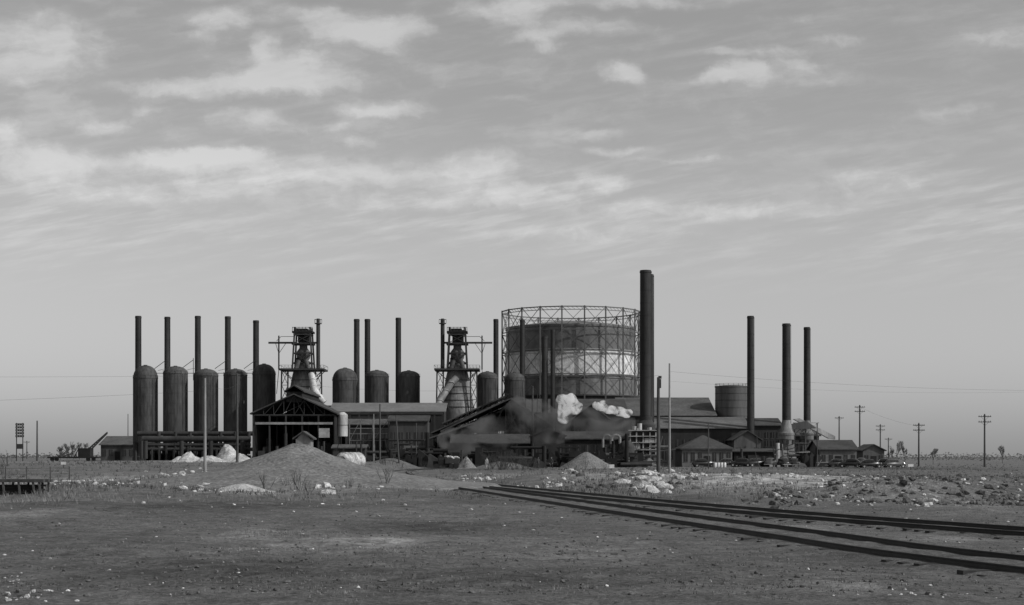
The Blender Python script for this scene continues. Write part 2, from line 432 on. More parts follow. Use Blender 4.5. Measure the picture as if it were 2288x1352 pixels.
for a,b_ in ((345,372),(405,432),(480,508),(545,572)):
    D=352
    s.beam((X(a,D),D,Z(824,D)),(X(b_,D),D,Z(804,D)),0.12); s.beam((X(b_,D),D,Z(800,D)),(X(b_,D),D,Z(850,D)),0.12)
    s.beam((X(a,D),D,Z(834,D)),(X(b_+8,D),D,Z(834,D)),0.12); s.beam((X(a+8,D),D,Z(828,D)),(X(b_+6,D),D,Z(822,D)),0.07)
mk('stove_walkway',s,STEEL)
e=empty('gas_main',X(430,340),340,1)
s=B(); D=341
for py,r,p0,p1 in ((981,0.65,318,560),(994,0.4,322,560),(1004,0.4,330,565)):
    s.cyl((X(p0,D),D,Z(py,D)),(X(p1,D),D,Z(py,D)),r,n=16)
s.cyl((X(300,343),346,Z(968,D)),(X(560,343),346,Z(968,D)),0.5,n=16)
for c in (355,392,425,460,493,526,556): s.cyl((X(c,D),D,Z(965,D)),(X(c,D),D,Z(1015,D)),0.35,n=12)
for c in (322,330,410,475,545): s.cyl((X(c,D),D-2,Z(985,D)),(X(c,D),D-2,Z(1025,D)),0.45,n=12)
mk('pipes',s,STEEL,e)
s=B()
for c in range(325,565,16): s.box(X(c,D)-.15,X(c,D)+.15,D-.8,D+.8,0.6,Z(random.uniform(996,1008),D))
for k in range(30):
    xx=X(random.uniform(322,555),D); s.box(xx,xx+random.uniform(.4,2),D+1,D+3,.6,random.uniform(1.6,4.5))
mk('supports_and_valves',s,SOOT,e,smooth=False)
# ------------------------------------------------ blast furnaces
def furnace(c,mir,D=345):
    def x(p): return X(c+mir*p,D)
    cx=X(c,D); z0=hbase(cx,D)
    e=empty('blast_furnace',cx,D,z0)
    s=B().lathe(cx,D,[(S(42,D),z0),(S(42,D),Z(975,D)),(S(34,D),Z(970,D)),(S(38,D),Z(925,D)),(S(36,D),Z(905,D)),(S(26,D),Z(845,D)),(S(22,D),Z(828,D)),(S(12,D),Z(815,D))],36)
    mk('furnace_shaft',s,mat('furnace_shaft_plate',0.16,0.7,0.5,0.4,3,fine=.3),e)
    s=B()
    for py in (850,865,880,895,910): s.ring(cx,D,Z(py,D),S(24+(py-835)*0.16,D)*1.04,0.12)
    mk('hoops',s,STEEL,e)
    s=B(); w=S(50,D)
    s.box(cx-w,cx+w,D-w*.8,D+w*.8,Z(829,D),Z(825,D))
    zr=Z(818,D)
    for dx in (-w,w): s.beam((cx+dx,D-w*.8,zr),(cx+dx,D+w*.8,zr),0.06)
    for dy in (-w*.8,w*.8):
        s.beam((cx-w,D+dy,zr),(cx+w,D+dy,zr),0.06)
        for k in range(15): s.beam((cx-w+2*w*k/14,D+dy,Z(825,D)),(cx-w+2*w*k/14,D+dy,zr),0.06)
    for k in (-1,1):
        for dy in (-2,2): s.beam((cx+k*w*.9,D+dy,Z(829,D)),(cx+k*S(25,D),D+dy,Z(848,D)),0.15)
    mk('charging_platform',s,STEEL,e)
    s=B(); hw=S(20,D); hd=hw
    cols=[(-hw,-hd),(hw,-hd),(-hw,hd),(hw,hd)]
    for dx,dy in cols: s.beam((cx+dx*1.1,D+dy*1.1,Z(825,D)),(cx+dx*.85,D+dy*.85,Z(732,D)),0.34)
    for py in (812,790,768,748,740):
        k=1.1-0.25*(825-py)/93
        for a,b_ in ((0,1),(1,3),(3,2),(2,0)):
            s.beam((cx+cols[a][0]*k,D+cols[a][1]*k,Z(py,D)),(cx+cols[b_][0]*k,D+cols[b_][1]*k,Z(py,D)),0.24)
    for py0,py1 in ((812,790),(768,748)):
        s.beam((cx-hw,D-hd,Z(py0,D)),(cx+hw,D-hd,Z(py1,D)),0.14); s.beam((cx+hw,D-hd,Z(py0,D)),(cx-hw,D-hd,Z(py1,D)),0.14)
        s.beam((cx-hw,D+hd,Z(py0,D)),(cx+hw,D+hd,Z(py1,D)),0.14)
    mk('headframe',s,STEEL,e)
    s=B()
    s.box(cx-hw*1.15,cx+hw*1.15,D-hd,D+hd,Z(745,D),Z(741,D)); s.box(cx-hw*1.2,cx+hw*1.2,D-hd,D+hd,Z(771,D),Z(767,D))
    s.box(cx-hw*.55,cx+hw*.7,D-hd*.6,D+hd*.6,Z(765,D),Z(750,D)); s.box(cx-hw*.8,cx-hw*.2,D-hd*.5,D+hd*.5,Z(825,D),Z(800,D))
    for k in range(7): s.beam((cx-hw*1.1+2.2*hw*k/6,D-hd,Z(741,D)),(cx-hw*1.1+2.2*hw*k/6,D-hd,Z(732,D)),0.09)
    s.beam((cx-hw*1.1,D-hd,Z(733,D)),(cx+hw*1.1,D-hd,Z(733,D)),0.09)
    s.box(cx-hw*.7,cx+hw*.5,D-hd*.7,D+hd*.6,Z(740.8,D),Z(735,D))
    mk('top_floors',s,BLACK,e)
    s=B().lathe(cx,D,[(S(7,D),Z(826,D)),(S(7,D),Z(812,D)),(S(15,D),Z(800,D)),(S(15,D),Z(786,D)),(S(9,D),Z(778,D)),(S(9,D),Z(768,D))],20)
    mk('receiving_hopper',s,GREY,e)
    s=B()
    s.box(min(x(-78),x(-18)),max(x(-78),x(-18)),D-.3,D+.3,Z(768,D),Z(764,D))
    s.box(min(x(18),x(34)),max(x(18),x(34)),D-.3,D+.3,Z(768,D),Z(764,D))
    s.beam((x(-60),D,Z(762,D)),(x(-50),D,Z(752,D)),0.1); s.beam((x(-50),D,Z(752,D)),(x(-20),D,Z(752,D)),0.1)
    s.beam((x(-55),D,Z(750,D)),(x(-55),D,Z(826,D)),0.28)
    s.beam((x(-55),D,Z(826,D)),(x(-60),D,Z(880,D)),0.12)
    for k in (-40,-62): s.beam((x(-55),D,Z(790,D)),(x(k),D,Z(768,D)),0.1)
    mk('cantilever_crane_beam',s,STEEL,e)
    s=B(); bx=x(33)
    s.cyl((bx,D,Z(826,D)),(bx,D,Z(722,D)),S(4.5,D),n=14); s.cyl((bx,D,Z(722,D)),(bx,D,Z(712,D)),S(3.5,D),n=14)
    s.lathe(bx,D,[(S(8,D),Z(724,D)),(S(8,D),Z(722,D))],16)
    for k in range(6):
        t=k*math.pi/3; q=(bx+S(8,D)*math.cos(t),D+S(8,D)*math.sin(t)); s.beam((q[0],q[1],Z(722,D)),(q[0],q[1],Z(714,D)),0.07)
    s.ring(bx,D,Z(714,D),S(8,D),0.07,16)
    mk('bleeder_stack',s,STEEL,e)
    s=B()
    s.pipe([(x(-14),D-2,Z(826,D)),(x(-8),D-2,Z(806,D))],0.5)
    s.pipe([(x(14),D-2,Z(826,D)),(x(8),D-2,Z(806,D))],0.5)
    mk('uptakes',s,GREY,e)
    s=B(); pts=[(x(22),D-3,Z(836,D)),(x(25),D-3.4,Z(850,D)),(x(28),D-4,Z(866,D)),(x(34),D-5,Z(880,D)),(x(43),D-6,Z(891,D)),(x(54),D-6,Z(902,D))]
    if mir<0: pts=[(x(0),D-3.5,Z(845,D)),(x(12),D-3.8,Z(858,D)),(x(24),D-4,Z(875,D)),(x(37),D-5,Z(898,D)),(x(44),D-6,Z(920,D)),(x(47),D-6,Z(940,D))]
    s.pipe(pts,0.72,16)
    for p in pts[1:-1]: s.cyl((p[0],p[1]-.3,p[2]-.3),(p[0],p[1]+.3,p[2]+.3),.74,n=16)
    mk('downcomer',s,mat('light_pipe',0.42,0.5,0.35,0.6,2) if mir>0 else mat('grey_pipe',.2,.6,.4,.6,2),e)
    s=B()
    for k in (-44,-30,30,44): s.beam((x(k),D-3,Z(826,D)),(x(k*1.05),D-4,z0),0.3)
    for a,b_ in ((830,862),(862,894),(894,926)):
        for g in ((-44,-30),(30,44)):
            s.beam((x(g[0]),D-3,Z(a,D)),(x(g[1]),D-3.2,Z(b_,D)),0.12); s.beam((x(g[1]),D-3,Z(a,D)),(x(g[0]),D-3.2,Z(b_,D)),0.12)
            s.beam((x(g[0]),D-3,Z(b_,D)),(x(g[1]),D-3.2,Z(b_,D)),0.12)
    mk('support_tower',s,STEEL,e)
    dc=x(62)
    mk('dust_catcher',B().lathe(dc,D-6,[(S(12,D),z0),(S(12,D),Z(990,D)),(S(22,D),Z(965,D)),(S(22,D),Z(925,D)),(S(8,D),Z(908,D))],28),GREY,e)
furnace(678,1); furnace(1022,-1)
# ------------------------------------------------ buildings
def win(bx,x0,x1,y,z0,z1): bx.box(x0,x1,y-0.04,y+0.2,z0,z1)
def house(name,p0,p1,eave,ridge,D,depth,wm,rm,along='x',nwin=0,winrow=(0.35,0.75),over=0.4,door=True,hip=False,rows=1,zb=None,trim=None):
    x0,x1=X(p0,D),X(p1,D); ze=Z(eave,D); zr=Z(ridge,D+depth/2 if along=='x' else D)
    z0=(hbase((x0+x1)/2,D)-0.3) if zb is None else zb
    e=empty(name,(x0+x1)/2,D+depth/2,z0)
    mk('walls',B().box(x0,x1,D,D+depth,z0,ze),wm,e)
    s=B(); t=0.18; y0,y1=D-over,D+depth+over; a0,a1=x0-over,x1+over; ym=D+depth/2; xm=(x0+x1)/2
    if hip:
        k=min((x1-x0)/2,depth/2)*0.95
        R0=(x0+k,ym,zr); R1=(x1-k,ym,zr); z=ze+0.005
        c=[(a0,y0,z),(a1,y0,z),(a1,y1,z),(a0,y1,z)]
        s.quad(c[0],c[1],R1,R0); s.quad(c[1],c[2],R1); s.quad(c[2],c[3],R0,R1); s.quad(c[3],c[0],R0)
        s.box(a0,a1,y0,y1,z-0.22,z-0.004)
    else:
        if along=='x': prof=[(y0,ze),(ym,zr),(y1,ze),(y1,ze+t),(ym,zr+t),(y0,ze+t)]; ends=(a0,a1); P=lambda e_,p:(e_,p[0],p[1])
        else: prof=[(a0,ze),(xm,zr),(a1,ze),(a1,ze+t),(xm,zr+t),(a0,ze+t)]; ends=(y0,y1); P=lambda e_,p:(p[0],e_,p[1])
        for ee in ends:
            for p in prof: s.v.append(P(ee,p))
        s.f+=[(0,1,4,5),(1,2,3,4),(6,7,10,11),(7,8,9,10)]
        for k in range(6): k2=(k+1)%6; s.f.append((k,k2,6+k2,6+k))
        g=B()
        if along=='x':
            for xx in (x0+0.02,x1-0.02): g.quad((xx,D,ze),(xx,D+depth,ze),(xx,ym,zr+t*.5))
        else:
            for yy in (D+0.02,D+depth-0.02): g.quad((x0,yy,ze),(x1,yy,ze),(xm,yy,zr+t*.5))
        mk('gable_ends',g,wm,e,smooth=False)
    mk('roof',s,rm,e,smooth=False)
    if nwin:
        s=B(); f=B(); W=(x1-x0)/nwin; hgt=ze-z0
        for rr in range(rows):
            lo=winrow[0]+(winrow[1]-winrow[0])*rr/rows; hi=winrow[0]+(winrow[1]-winrow[0])*(rr+0.75)/rows if rows>1 else winrow[1]
            for k in range(nwin):
                if door and rr==0 and k==nwin//2: continue
                c=x0+W*(k+.5); w=W*0.28; za=z0+hgt*lo; zb_=z0+hgt*hi
                win(s,c-w,c+w,D,za,zb_)
                f.box(c-w-.06,c+w+.06,D-.07,D+.1,za-.1,za-.003)
                f.box(c-.04,c+.04,D-.06,D-.045,za,zb_)
        mk('windows',s,GLASS,e,smooth=False); mk('window_frames',f,trim or GREY,e,smooth=False)
        if door:
            c=x0+W*(nwin//2+.5); mk('door',B().box(c-.6,c+.6,D-.05,D+.1,z0,z0+min(2.4,hgt*.85)),BLACK,e)
    return e
def casthouse(name,p0,pa,p1,eaveL,apex,eaveR,D,depth,floor,panel=None,monitor=True,basez=0.5,roofm=ROOFD,truss=STEEL,gird='girder_grey',gc=.2):
    x0,xa,x1=X(p0,D),X(pa,D),X(p1,D); zl,za,zr=Z(eaveL,D),Z(apex,D),Z(eaveR,D)
    e=empty(name,(x0+x1)/2,D+depth/2,basez)
    s=B(); t=0.25
    for (xx0,zz0,xx1,zz1) in ((x0-.6,zl-.1,xa,za),(xa,za,x1+.6,zr-.1)):
        s.prism([(xx0,zz0),(xx1,zz1),(xx1,zz1+t),(xx0,zz0+t)],D-.6,D+depth)
    mk('roof',s,roofm,e,smooth=False)
    if monitor:
        mw=S(22,D); s=B(); zb=za-0.6
        s.box(xa-mw*.8,xa+mw*.8,D+.2,D+depth-1,zb-.8,za+.6)
        mk('monitor_walls',s,BLACK,e,smooth=False)
        s=B(); s.prism([(xa-mw,za+.5),(xa,za+1.7),(xa,za+1.95),(xa-mw,za+.75)],D-.3,D+depth-.5); s.prism([(xa,za+1.7),(xa+mw,za+.5),(xa+mw,za+.75),(xa,za+1.95)],D-.3,D+depth-.5)
        mk('monitor_roof',s,roofm,e,smooth=False)
    s=B()
    s.box(x0,x0+.2,D+.5,D+depth,basez,zl-.1); s.box(x1-.2,x1,D+.5,D+depth,basez,zr-.1); s.box(x0+.2,x1-.2,D+depth-.3,D+depth-.05,basez,min(zl,zr)+.3)
    s.quad((x0,D+depth-.2,zl-.1),(x1,D+depth-.2,zr-.1),(xa,D+depth-.2,za))
    mk('walls',s,BLACK,e,smooth=False)
    s=B(); zc=min(zl,zr)-0.2
    for yy in (D,D+depth*.35,D+depth*.7):
        s.beam((x0,yy,zc),(x1,yy,zc),0.25)
        n=8
        tz=lambda xx:(zl+(za-zl)*(xx-x0)/(xa-x0)) if xx<xa else (zr+(za-zr)*(x1-xx)/(x1-xa))
        for k in range(1,n):
            xx=x0+(x1-x0)*k/n; s.beam((xx,yy,zc),(xx,yy,tz(xx)-.1),0.12)
            xn=x0+(x1-x0)*(k+(1 if xx<xa else -1))/n; s.beam((xx,yy,zc),(xn,yy,tz(xn)-.1),0.10)
        for k in range(0,6):
            xx=x0+(x1-x0)*k/5; s.beam((xx,yy,basez),(xx,yy,zc),0.3)
    mk('trusses_and_columns',s,truss,e,smooth=False)
    s=B(); zc2=Z(946,D)
    s.box(x0+.4,x1-.4,D-.3,D-.05,zc2-.22,zc2+.22)
    if gc: mk('crane_girder',s,mat(gird,gc,0.7,0.5,0.6),e)
    s=B(); g=B()
    for k in range(40):
        xx=random.uniform(x0+.5,x1-2); yy=random.uniform(D+.6,D+depth*.5); w=random.uniform(.3,2); h_=random.uniform(.6,floor)
        (s if k%3 else g).box(xx,xx+w,yy,yy+1.2,basez,basez+h_)
    for k in range(7):
        xx=random.uniform(x0+1,x1-1); g.cyl((xx,D+.5,basez),(xx,D+.5,basez+random.uniform(2,floor+1)),random.uniform(.15,.5),n=12)
    mk('machinery',s,BLACK,e,smooth=False); mk('floor_equipment',g,STEEL,e)
    if panel:
        mk('panel',B().box(X(panel[0],D),X(panel[1],D),D-.5,D-.42,Z(panel[3],D),Z(panel[2],D)),mat('panel_grey',.28,.9,.3,.8),e)
    return e
casthouse('cast_house',566,657,748,925,882,925,310,28,5,panel=(713,737,957,978),basez=0.6,truss=SOOT)
casthouse('cast_house',970,1142,1226,968,892,950,300,26,5,monitor=False,basez=0.0,truss=BLACK,gc=0)
D=299; e=empty('ore_bin_trestle',X(1060,D),D,0)
s=B()
for a,b_,c,d,y0,y1 in ((985,946,1140,879,6,20),(985,966,1128,898,-2,5),(953,985,1060,948,-6,-1)):
    s.prism([(X(a,D),Z(b_,D)),(X(c,D),Z(d,D)),(X(c,D),Z(d,D)+.3),(X(a,D),Z(b_,D)+.25)],D+y0,D+y1)
mk('sloping_roofs',s,mat('trestle_grey',0.06,0.85,0.3,0.4),e,smooth=False)
s=B()
for k in range(14):
    t=k/13; xx=X(985+155*t,D); s.beam((xx,D+5.8,Z(945-65*t,D)),(X(972+150*t,D),D+5.8,Z(962-62*t,D)),0.14)
    if k%2: s.beam((xx,D+5.8,Z(945-65*t,D)),(xx,D+5.8,0),.18)
for k in range(9):
    t=k/8; xx=X(955+105*t,D); s.beam((xx,D-6,Z(985-37*t,D)),(xx,D-6,0),.16)
s.beam((X(1140,D),D+6,Z(876,D)),(X(1135,D),D+6,0),0.3); s.beam((X(1128,D),D+6,Z(876,D)),(X(1146,D),D+6,Z(884,D)),0.3)
mk('bents',s,BLACK,e)
house('tool_shed',661,694,982,966,215,3,WOODL,ROOF,along='y',nwin=1,door=False,zb=0.8)
house('stock_house',738,992,921,902,330,16,SOOT,mat('pale_roof',0.14,0.8,0.2,0.3),along='x')
s=B(); D=327
for c in range(740,990,21): s.beam((X(c,D),D,0.5),(X(c,D),D,Z(921,D)),0.3)
s.box(X(738,D),X(990,D),D-.2,D+.2,Z(926,D),Z(922,D))
mk('stock_house_columns',s,STEEL,smooth=False)
house('engine_house',779,870,950,938,322,6,SOOT,ROOF,along='x',nwin=7,winrow=(0.2,0.85),rows=3,door=False)
D=318; e=empty('pipe_rack',X(825,D),D,0); s=B()
for py in (938,948,958,970,985): s.box(X(781,D),X(868,D),D-.1,D+.1,Z(py,D),Z(py-1.6,D))
for c in (781,806,833,868): s.beam((X(c,D),D,0.3),(X(c,D),D,Z(936,D)),0.2)
for a,b_ in ((781,806),(833,868)): s.beam((X(a,D),D,Z(985,D)),(X(b_,D),D,Z(938,D)),.1)
mk('frame',s,mat('rack_grey',.16,.8,.4,.5),e,smooth=False)
D=315; e=empty('water_tank',X(765,D),D,0)
mk('tank_shell',B().lathe(X(765,D),D,[(S(12,D),Z(975,D)),(S(12,D),Z(927,D)),(S(5,D),Z(921,D))],24),mat('pale_tank',.42,.7,.35,.5,3),e)
s=B(); s.ring(X(765,D),D,Z(950,D),S(12.2,D),.08,24)
for dx in (-.8,.8):
    for dy in (-.8,.8): s.beam((X(765,D)+dx,D+dy,0.5),(X(765,D)+dx,D+dy,Z(975,D)),.25)
mk('bands_and_legs',s,STEEL,e)
house('ore_bridge_building',870,955,942,930,312,8,mat('hazy_siding',0.055,0.85,0.4,0.2,3),ROOFD,along='x',nwin=5,door=False)
house('foundry_building',1010,1180,992,972,289,9,BLACK,ROOFD,along='x',nwin=8,winrow=(0.3,0.7))
house('foundry_building',1190,1262,975,958,292,8,SOOT,ROOFD,along='y',nwin=4,winrow=(0.3,0.7))
house('low_shed',745,815,1002,995,300,5,SOOT,ROOF,along='x',nwin=4)
house('low_shed',905,965,1006,998,296,5,BLACK,ROOFD,along='x',nwin=3)
house('boiler_house',1180,1400,925,893,335,25,SOOT,ROOFD,along='x',nwin=12,winrow=(0.6,0.85))
house('power_house',1282,1360,938,905,318,14,SOOT,ROOF,along='y',nwin=4,winrow=(0.5,0.8))
house('boiler_house',1262,1405,982,966,303,10,BLACK,ROOFD,along='x',nwin=7,rows=2,winrow=(0.2,0.9))
house('rolling_mill',1388,1598,930,890,350,30,SOOT,ROOF,along='x',nwin=12,winrow=(0.7,0.9))
house('machine_shop',1462,1672,958,934,325,16,SOOT,mat('mid_roof',0.10,0.85,0.25,0.3),along='x',nwin=14,winrow=(0.2,0.8),rows=2)
house('office_building',1524,1636,1002,973,305,13,mat('office_wall',.13,.9,.35,.4,3),ROOFD,nwin=7,winrow=(0.35,0.8),hip=True)
house('pump_house',1640,1700,985,963,315,10,GREY,ROOFD,along='y',nwin=3)
house('cupola_house',1680,1745,952,936,330,12,SOOT,ROOFD,along='x',nwin=5,rows=3,winrow=(0.3,0.9))
house('warehouse',1832,1914,1006,985,310,12,mat('brick_wall',0.13,0.9,0.25,0.5),ROOFD,along='x',nwin=5)
house('gabled_house',1928,1976,1008,994,330,9,GREY,ROOFD,along='y',nwin=3)
house('storage_shed',225,300,995,976,370,14,GREY,ROOF,along='x',nwin=5)
house('storage_shed',1640,1730,1010,1004,308,5,BLACK,ROOFD,along='x',nwin=6)
house('furnace_house',1728,1830,975,958,334,10,SOOT,ROOFD,along='x',nwin=7,rows=2,winrow=(0.3,0.9))
def clutter(name,p0,p1,D0,D1,n,hmax,m,seed):
    random.seed(seed); s=B()
    for k in range(n):
        D=random.uniform(D0,D1); x=X(random.uniform(p0,p1),D); z=hbase(x,D)-.1; h_=random.uniform(.4,hmax)*random.random()**.6
        t=random.random()
        if t<.4: s.box(x,x+random.uniform(.3,2.2),D,D+random.uniform(.5,2),z,z+h_)
        elif t<.6: s.cyl((x,D,z),(x,D,z+h_*1.5),random.uniform(.1,.45),n=12)
        elif t<.75: s.cyl((x,D,z+h_),(x+random.uniform(2,8),D+random.uniform(-1,1),z+h_),random.uniform(.1,.35),n=10)
        elif t<.9: s.beam((x,D,z),(x+random.uniform(-2,2),D,z+h_*1.6),.15); s.beam((x,D,z+h_),(x+random.uniform(1,5),D,z+h_*random.uniform(.8,1.4)),.15)
        else: s.prism([(x,z),(x+2.5,z),(x+2,z+h_*.6),(x+.5,z+h_)],D,D+2)
    mk(name,s,m)
clutter('yard_machinery',860,1420,276,288,170,4.5,BLACK,31)
clutter('yard_machinery',950,1420,272,288,70,3.2,STEEL,32)
clutter('yard_machinery',1640,1835,306,322,90,4.5,SOOT,33)
clutter('yard_machinery',1640,1835,304,318,22,3.5,LIGHT,34)
clutter('yard_machinery',740,960,285,305,70,3.5,SOOT,35)
clutter('yard_machinery',1300,1465,292,300,50,4,GREY,36)
clutter('yard_machinery',950,1420,274,286,12,2.2,CONC,37)
clutter('roof_equipment',1180,1400,326,330,30,13,SOOT,38)
random.seed(40)
D=326; e=empty('skip_hoist_tower',X(1795,D),D,0)
s=B()
for c in (1775,1800,1826): s.beam((X(c,D),D,0),(X(c,D),D,Z(945,D)),0.25)
for py in (945,958,972,990): s.beam((X(1772,D),D,Z(py,D)),(X(1830,D),D,Z(py,D)),0.18)
for a,b_ in ((1775,1800),(1800,1826)):
    s.beam((X(a,D),D,Z(972,D)),(X(b_,D),D,Z(945,D)),0.12); s.beam((X(b_,D),D,Z(972,D)),(X(a,D),D,Z(945,D)),0.12)
mk('frame',s,LIGHT,e)
s=B(); s.prism([(X(1770,D),Z(937,D)),(X(1782,D),Z(935,D)),(X(1862,D),Z(975,D)),(X(1862,D),Z(982,D)),(X(1848,D),Z(980,D))],D-2,D-.5)
mk('inclined_conveyor',s,LIGHT,e,smooth=False)
s=B(); s.prism([(X(1738,D),Z(953,D)),(X(1790,D),Z(942,D)),(X(1812,D),Z(958,D)),(X(1740,D),Z(962,D))],D-6,D-3)
mk('canopy',s,GREY,e,smooth=False)
D=302; e=empty('condenser_house',X(1436,304),304,0)
mk('walls',B().box(X(1408,D),X(1466,D),D,D+8,0,Z(963,D)),SOOT,e,smooth=False)
s=B()
for py in (963,976,990,1006): s.box(X(1404,D),X(1470,D),D-.6,D+.3,Z(py,D),Z(py-2.2,D))
for c in (1408,1422,1437,1452,1465): s.box(X(c,D)-.12,X(c,D)+.12,D-.35,D-.02,0,Z(963,D)-.25)
s.box(X(1412,D),X(1430,D),D-.3,D+.1,Z(1003,D),Z(993,D)); s.box(X(1440,D),X(1462,D),D-.3,D+.1,Z(988,D),Z(979,D))
mk('balconies',s,mat('balcony_paint',.26,.7,.4,.6),e,smooth=False)
s=B(); s.lathe(X(1443,306),306,[(S(22,D),Z(963,D)),(S(22,D),Z(948,D)),(S(14,D),Z(938,D)),(S(14,D),Z(930,D))],24); mk('stack_base',s,SOOT,e)
s=B()
for c,py in ((1418,952),(1430,946),(1425,957),(1452,955)): s.cyl((X(c,D),D+1,Z(963,D)),(X(c,D),D+1,Z(py,D)),0.45,n=12)
mk('vents',s,LIGHT,e)
D=292; e=empty('dome_tank',X(1400,D),D,0)
mk('tank_shell',B().lathe(X(1400,D),D,[(S(18,D),-.2),(S(18,D),Z(1000,D)),(S(15,D),Z(991,D)),(S(8,D),Z(985,D)),(S(4,D),Z(984,D))],28),STEEL,e)
s=B(); s.cyl((X(1400,D),D,Z(985,D)),(X(1400,D),D,Z(972,D)),0.35); s.ring(X(1400,D),D,Z(1012,D),S(18.4,D),.1); mk('vent_and_band',s,STEEL,e)
s=B(); D=298
for o_ in (0,20):
    pts=[(X(1356+o_-9*math.cos(math.pi*k/8),D),D,Z(980-8*math.sin(math.pi*k/8),D)) for k in range(9)]
    pts=[(pts[0][0],D,Z(1000,D))]+pts+[(pts[-1][0],D,Z(992,D))]
    s.pipe(pts,0.26,12)
mk('bent_vent_pipes',s,mat('grey_pipe',.2,.6,.4,.6,2))
D=355; e=empty('storage_tank',X(1634,D),D,0)
mk('tank_shell',B().lathe(X(1634,D),D,[(S(36,D),-.2),(S(36,D),Z(866,D)),(S(37,D),Z(866,D)),(S(37,D),Z(863,D)),(S(20,D),Z(861,D))],40),mat('tank_plate',0.06,0.4,0.55,0.35,8,spec=0.5),e)
s=B()
for py in (880,895,912,930): s.ring(X(1634,D),D,Z(py,D),S(36.2,D),.07)
for k in range(20):
    t=k*math.pi/10; s.beam((X(1634,D)+S(36,D)*math.cos(t),D+S(36,D)*math.sin(t),Z(864,D)),(X(1634,D)+S(36,D)*math.cos(t),D+S(36,D)*math.sin(t),Z(858,D)),.06)
s.ring(X(1634,D),D,Z(858,D),S(36,D),.06)
mk('bands_and_railing',s,STEEL,e)
# ------------------------------------------------ gasholder
D=400; gx=X(1275,D); e=empty('gasholder',gx,D,0)
Rg=S(155,D); zz=lambda p: H+(HY-p)/F*(D-Rg)
def lift(nm,R,p1,p0,m,dome=0):
    prof=[(R,zz(p1)),(R,zz(p0)-.6),(R*1.012,zz(p0)-.5),(R*1.012,zz(p0)),(R*0.99,zz(p0)+.05)]
    if dome:
        for k in range(1,9): a=k/9; prof.append((R*(1-a),zz(p0)+dome*(1-(1-a)**2)))
    mk(nm,B().lathe(gx,D,prof,72),m,e)
mk('tank',B().lathe(gx,D,[(Rg*.97,0),(Rg*.97,zz(884)),(Rg*1.01,zz(884)),(Rg*1.01,zz(881)),(Rg*.9,zz(881))],72),SOOT,e)
lift('lower_lift',Rg*.955,884,838,LIFT); lift('middle_lift',Rg*.945,838,782,ALU); lift('upper_lift',Rg*.93,782,722,LIFT,dome=1.6)
s=B()
for py in (778,834): s.ring(gx,D,zz(py),Rg*.965,.16,72)
s.ring(gx,D,zz(722),Rg*.94,.14,72)
for k in range(60):
    t=k*math.pi/30; r=Rg*.945; s.beam((gx+r*math.cos(t),D+r*math.sin(t),zz(722)),(gx+r*math.cos(t),D+r*math.sin(t),zz(715)),.05)
s.ring(gx,D,zz(715),Rg*.945,.05,72)
mk('lift_curbs',s,mat('curb_paint',.25,.6,.3,.5),e)
s=B(); NCOL=20; lv=[684,735,782,835,883]; pt=lambda k,p:(gx+Rg*1.0*math.cos(2*math.pi*(k+.5)/NCOL),D+Rg*1.0*math.sin(2*math.pi*(k+.5)/NCOL),zz(p))
for k in range(NCOL):
    s.beam(pt(k,1030),pt(k,682),0.34)
    for p in lv: s.beam(pt(k,p),pt(k+1,p),0.24 if p==684 else 0.2)
    s.beam(pt(k,691),pt(k+1,691),0.14)
    for j in range(5):
        a=Vector(pt(k,684)).lerp(Vector(pt(k+1,684)),j/5); c=Vector(pt(k,691)).lerp(Vector(pt(k+1,691)),(j+1)/5); s.beam(a,c,.06)
    for a,b_ in zip(lv[:-1],lv[1:]):
        s.beam(pt(k,a),pt(k+1,b_),0.11); s.beam(pt(k+1,a),pt(k,b_),0.11)
mk('guide_frame',s,FRAME,e,smooth=False)
# ------------------------------------------------ drum
D=178; dx_=X(781,D); zg=hh(dx_,D); e=empty('scrapped_boiler_drum',dx_,D,zg)
r=S(19.5,D); p=Vector((X(768,D),D-.7,zg+r+.12)); q=Vector((X(796,D),D+2.2,zg+r+.12))
DR=mat('rusted_boiler_plate',0.36,0.7,0.6,1.6,bump=0.6,fine=0.4)
mk('drum',B().cyl(p,q,r,n=36),DR,e)
s=B(); d=(q-p).normalized()
for k in (0.02,.25,.5,.75,.98):
    c=p.lerp(q,k); s.cyl(c-d*.05,c+d*.05,r*1.03,n=36)
s.cyl(p-d*.35,p,r*.6,r*.97,n=28)
mk('rivet_bands',s,DR,e)
s=B(); s.box(X(770,D)-.3,X(796,D)+.3,D-.9,D-.6,zg-.2,zg+.28); s.box(X(770,D),X(798,D),D+1.4,D+1.7,zg-.2,zg+.28); mk('timber_cradle',s,WOOD,e)
# ------------------------------------------------ poles, wires
def pole(px,topy,basey=None,D=None,r=0.14,arms=0,m=WOOD,armw=2.4,lean=0):
    if D is None: D=H*F/(basey-HY)
    x=X(px,D); z0=hh(x,D); zt=Z(topy,D)
    e=empty('utility_pole',x,D,z0)
    mk('post',B().cyl((x,D,z0-.3),(x+lean,D,zt),r,r*.65,n=12),m,e)
    if arms:
        s=B()
        for k in range(arms):
            za=zt-.5-k*1.0; s.box(x-armw/2,x+armw/2,D-.16,D-.06,za-.07,za+.07)
            for i in range(6):
                xx=x-armw/2+.15+i*(armw-.3)/5; s.cyl((xx,D-.1,za+.07),(xx,D-.1,za+.25),.05,n=6)
            s.beam((x-armw*.3,D-.12,za-.05),(x,D-.12,za-.7),.04); s.beam((x+armw*.3,D-.12,za-.05),(x,D-.12,za-.7),.04)
        mk('crossarms',s,m,e,smooth=False)
    return Vector((x,D,zt))
LPOLE=mat('pale_pole',0.22,0.9,0.3,1,5)
p458=pole(458,845,1082,r=.12,m=LPOLE)
p530=pole(530,835,1050,r=.2)
